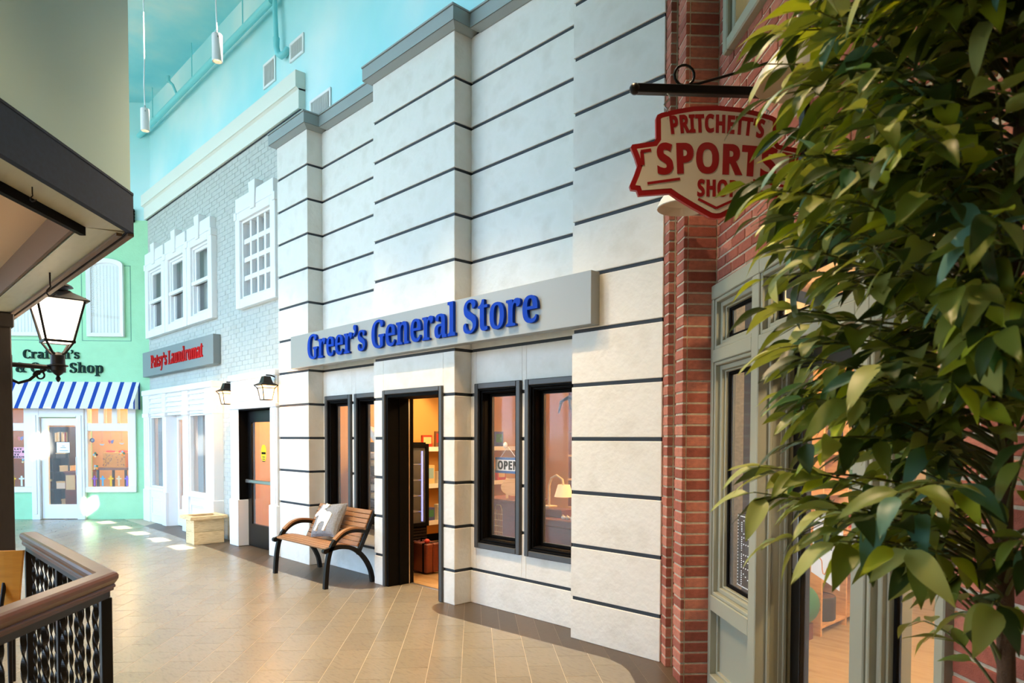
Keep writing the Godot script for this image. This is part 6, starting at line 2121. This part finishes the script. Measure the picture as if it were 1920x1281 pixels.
func leaf_mesh(L: float, W: float, droop: float, fold: float) -> ArrayMesh:  # pointed oval, folded along its rib; grows along +z
	cur = Vector3.ZERO
	var m := mb()
	var n := 7
	var rows := []
	for k in n + 1:
		var t := k / float(n)
		var w := W * 0.5 * pow(sin(PI * pow(t, 0.78)), 0.85) * (1.0 - 0.25 * t)
		var y := -droop * L * t * t
		var z := L * t
		var wave := 0.03 * W * sin(t * 9.0)
		rows.append([V(-w, y + fold * w + wave, z), V(-w * 0.5, y + fold * w * 0.45, z), V(0, y, z), V(w * 0.5, y + fold * w * 0.45, z), V(w, y + fold * w - wave, z)])
	var ids := []
	for k in n + 1:
		var row := []
		for j in 5:
			var du: Vector3 = rows[k][mini(j + 1, 4)] - rows[k][maxi(j - 1, 0)]
			var dv: Vector3 = rows[mini(k + 1, n)][2] - rows[maxi(k - 1, 0)][2]
			var nn := dv.cross(du)
			if du.length() < 1e-5: nn = V(0, 1, 0)
			row.append(m.add(rows[k][j], nn.normalized()))
		ids.append(row)
	for k in n:
		for j in 4:
			m.ix.append_array([ids[k][j], ids[k][j + 1], ids[k + 1][j + 1], ids[k][j], ids[k + 1][j + 1], ids[k + 1][j]])
	m.tube([V(0, -0.001, -0.02), V(0, -0.001, 0.0), V(0, -droop * L * 0.25 - 0.001, L * 0.5)], [0.0012, 0.0012, 0.0006], 4, false)
	return m.done()

func tree():
	var base := V(-0.36, 0, -1.92)
	var o := thing("ficus_tree", "artificial ficus tree with dense green leaves and a slim brown trunk in the foreground", "tree", ID, base)
	var axis := func(y: float) -> Vector3:
		return base + V(0.012 * sin(y * 3.0), y, 0.02 * sin(y * 2.1 + 1.0) + 0.035 * y)
	var m := mb()
	var path := []
	var rad := []
	for k in 25:
		var y := k * 0.125
		path.append(axis.call(y))
		rad.append(lerpf(0.024, 0.008, k / 24.0))
	m.tube(path, rad, 10)
	part("trunk", m, M.bark, o)
	m = mb()
	m.lathe([Vector2(0, 0), Vector2(0.12, 0), Vector2(0.15, 0.02), Vector2(0.17, 0.26), Vector2(0.18, 0.27), Vector2(0.18, 0.30), Vector2(0.155, 0.30), Vector2(0.15, 0.25), Vector2(0, 0.25)], 28, base)
	part("pot", m, M.stuff[3], o)
	var meshes := [leaf_mesh(0.090, 0.044, 0.25, 0.25), leaf_mesh(0.106, 0.050, 0.40, 0.30), leaf_mesh(0.080, 0.040, 0.10, 0.35), leaf_mesh(0.098, 0.046, 0.55, 0.15)]
	cur = base
	rng.seed = 41
	var leaves := []
	var twigs := mb()
	var camdir := V(-0.69, 0, 0.72)  # towards the left of the picture
	for b in 235:
		var y := rng.randf_range(1.12, 2.75)
		if y < 1.36 and rng.randf() < 0.75: y += rng.randf_range(0.4, 1.2)
		var az := rng.randf_range(-1.9, 1.9)
		var R := crown_reach(y) * (0.50 + 0.50 * pow(cos(az * 0.5), 0.6)) * rng.randf_range(0.72, 1.0)
		if absf(az) > 1.2: R = minf(R, 0.34)
		var dir := camdir.rotated(Vector3.UP, az)
		var start: Vector3 = axis.call(y - rng.randf_range(0.08, 0.22))
		var tip: Vector3 = axis.call(y) + dir * R + V(0, rng.randf_range(-0.06, 0.06), 0)
		var mid: Vector3 = start.lerp(tip, 0.5) + V(0, 0.07, 0)
		var pts := []
		for k in 9:
			var t := k / 8.0
			pts.append(start.lerp(mid, t).lerp(mid.lerp(tip, t), t))
		twigs.tube(pts, [0.005, 0.0045, 0.004, 0.0036, 0.0032, 0.0028, 0.0024, 0.002, 0.0014], 5, false)
		var cnt := int(clampf(R / 0.036, 5, 16))
		for k in cnt:
			var t := lerpf(0.22, 1.0, (k + 1.0) / cnt)
			var p: Vector3 = start.lerp(mid, t).lerp(mid.lerp(tip, t), t)
			var along := (mid.lerp(tip, t) - start.lerp(mid, t)).normalized()
			var side := along.cross(Vector3.UP).normalized() * (1.0 if k % 2 else -1.0)
			var d := (along * rng.randf_range(0.3, 1.0) + side * rng.randf_range(0.2, 0.9) + V(0, rng.randf_range(-0.75, 0.15), 0)).normalized()
			if k == cnt - 1: d = (along + V(0, -0.25, 0)).normalized()
			var up := (V(0, 1, 0) + V(rng.randf_range(-0.6, 0.6), 0, rng.randf_range(-0.6, 0.6))).normalized()
			var x := up.cross(d).normalized()
			var q := SB.inverse() * (p + d * 0.09)
			if q.z < -1.47: continue  # the brick wall is there
			var sc := rng.randf_range(0.8, 1.2)
			leaves.append([project(p), Transform3D(Basis(x, d.cross(x), d) * Basis.from_scale(Vector3.ONE * sc), p - base + d * 0.012), rng.randi() % 4, rng.randi() % 100])
	part("twigs", twigs, M.twig, o, "", "stuff")
	leaves.sort_custom(func(a, b): return a[0].z + (10.0 if a[0].x > 1930 or a[0].y < -20 or a[0].y > 1290 else 0.0) < b[0].z + (10.0 if b[0].x > 1930 or b[0].y < -20 or b[0].y > 1290 else 0.0))
	var groups := {}
	for k in leaves.size():
		var e: Array = leaves[k]
		var ci: int = 0 if e[3] < 36 else (1 if e[3] < 58 else (2 if e[3] < 84 else (3 if e[3] < 93 else 4)))
		if k < 300:
			var lf := part("leaf", meshes[e[2]], M.leaf[ci], o)
			lf.transform = e[1]
		else:
			var key := ci * 4 + int(e[2])
			if not groups.has(key): groups[key] = []
			groups[key].append(e[1])
	for key in groups:
		var mm := MultiMesh.new()
		mm.transform_format = MultiMesh.TRANSFORM_3D
		mm.mesh = meshes[key % 4]
		mm.instance_count = groups[key].size()
		for i in groups[key].size():
			mm.set_instance_transform(i, groups[key][i])
		var mi := MultiMeshInstance3D.new()
		mi.name = "inner_leaves"
		mi.multimesh = mm
		mi.material_override = M.leaf[key / 4]
		mi.set_meta("kind", "stuff")
		o.add_child(mi, true)
	print("leaves ", leaves.size())
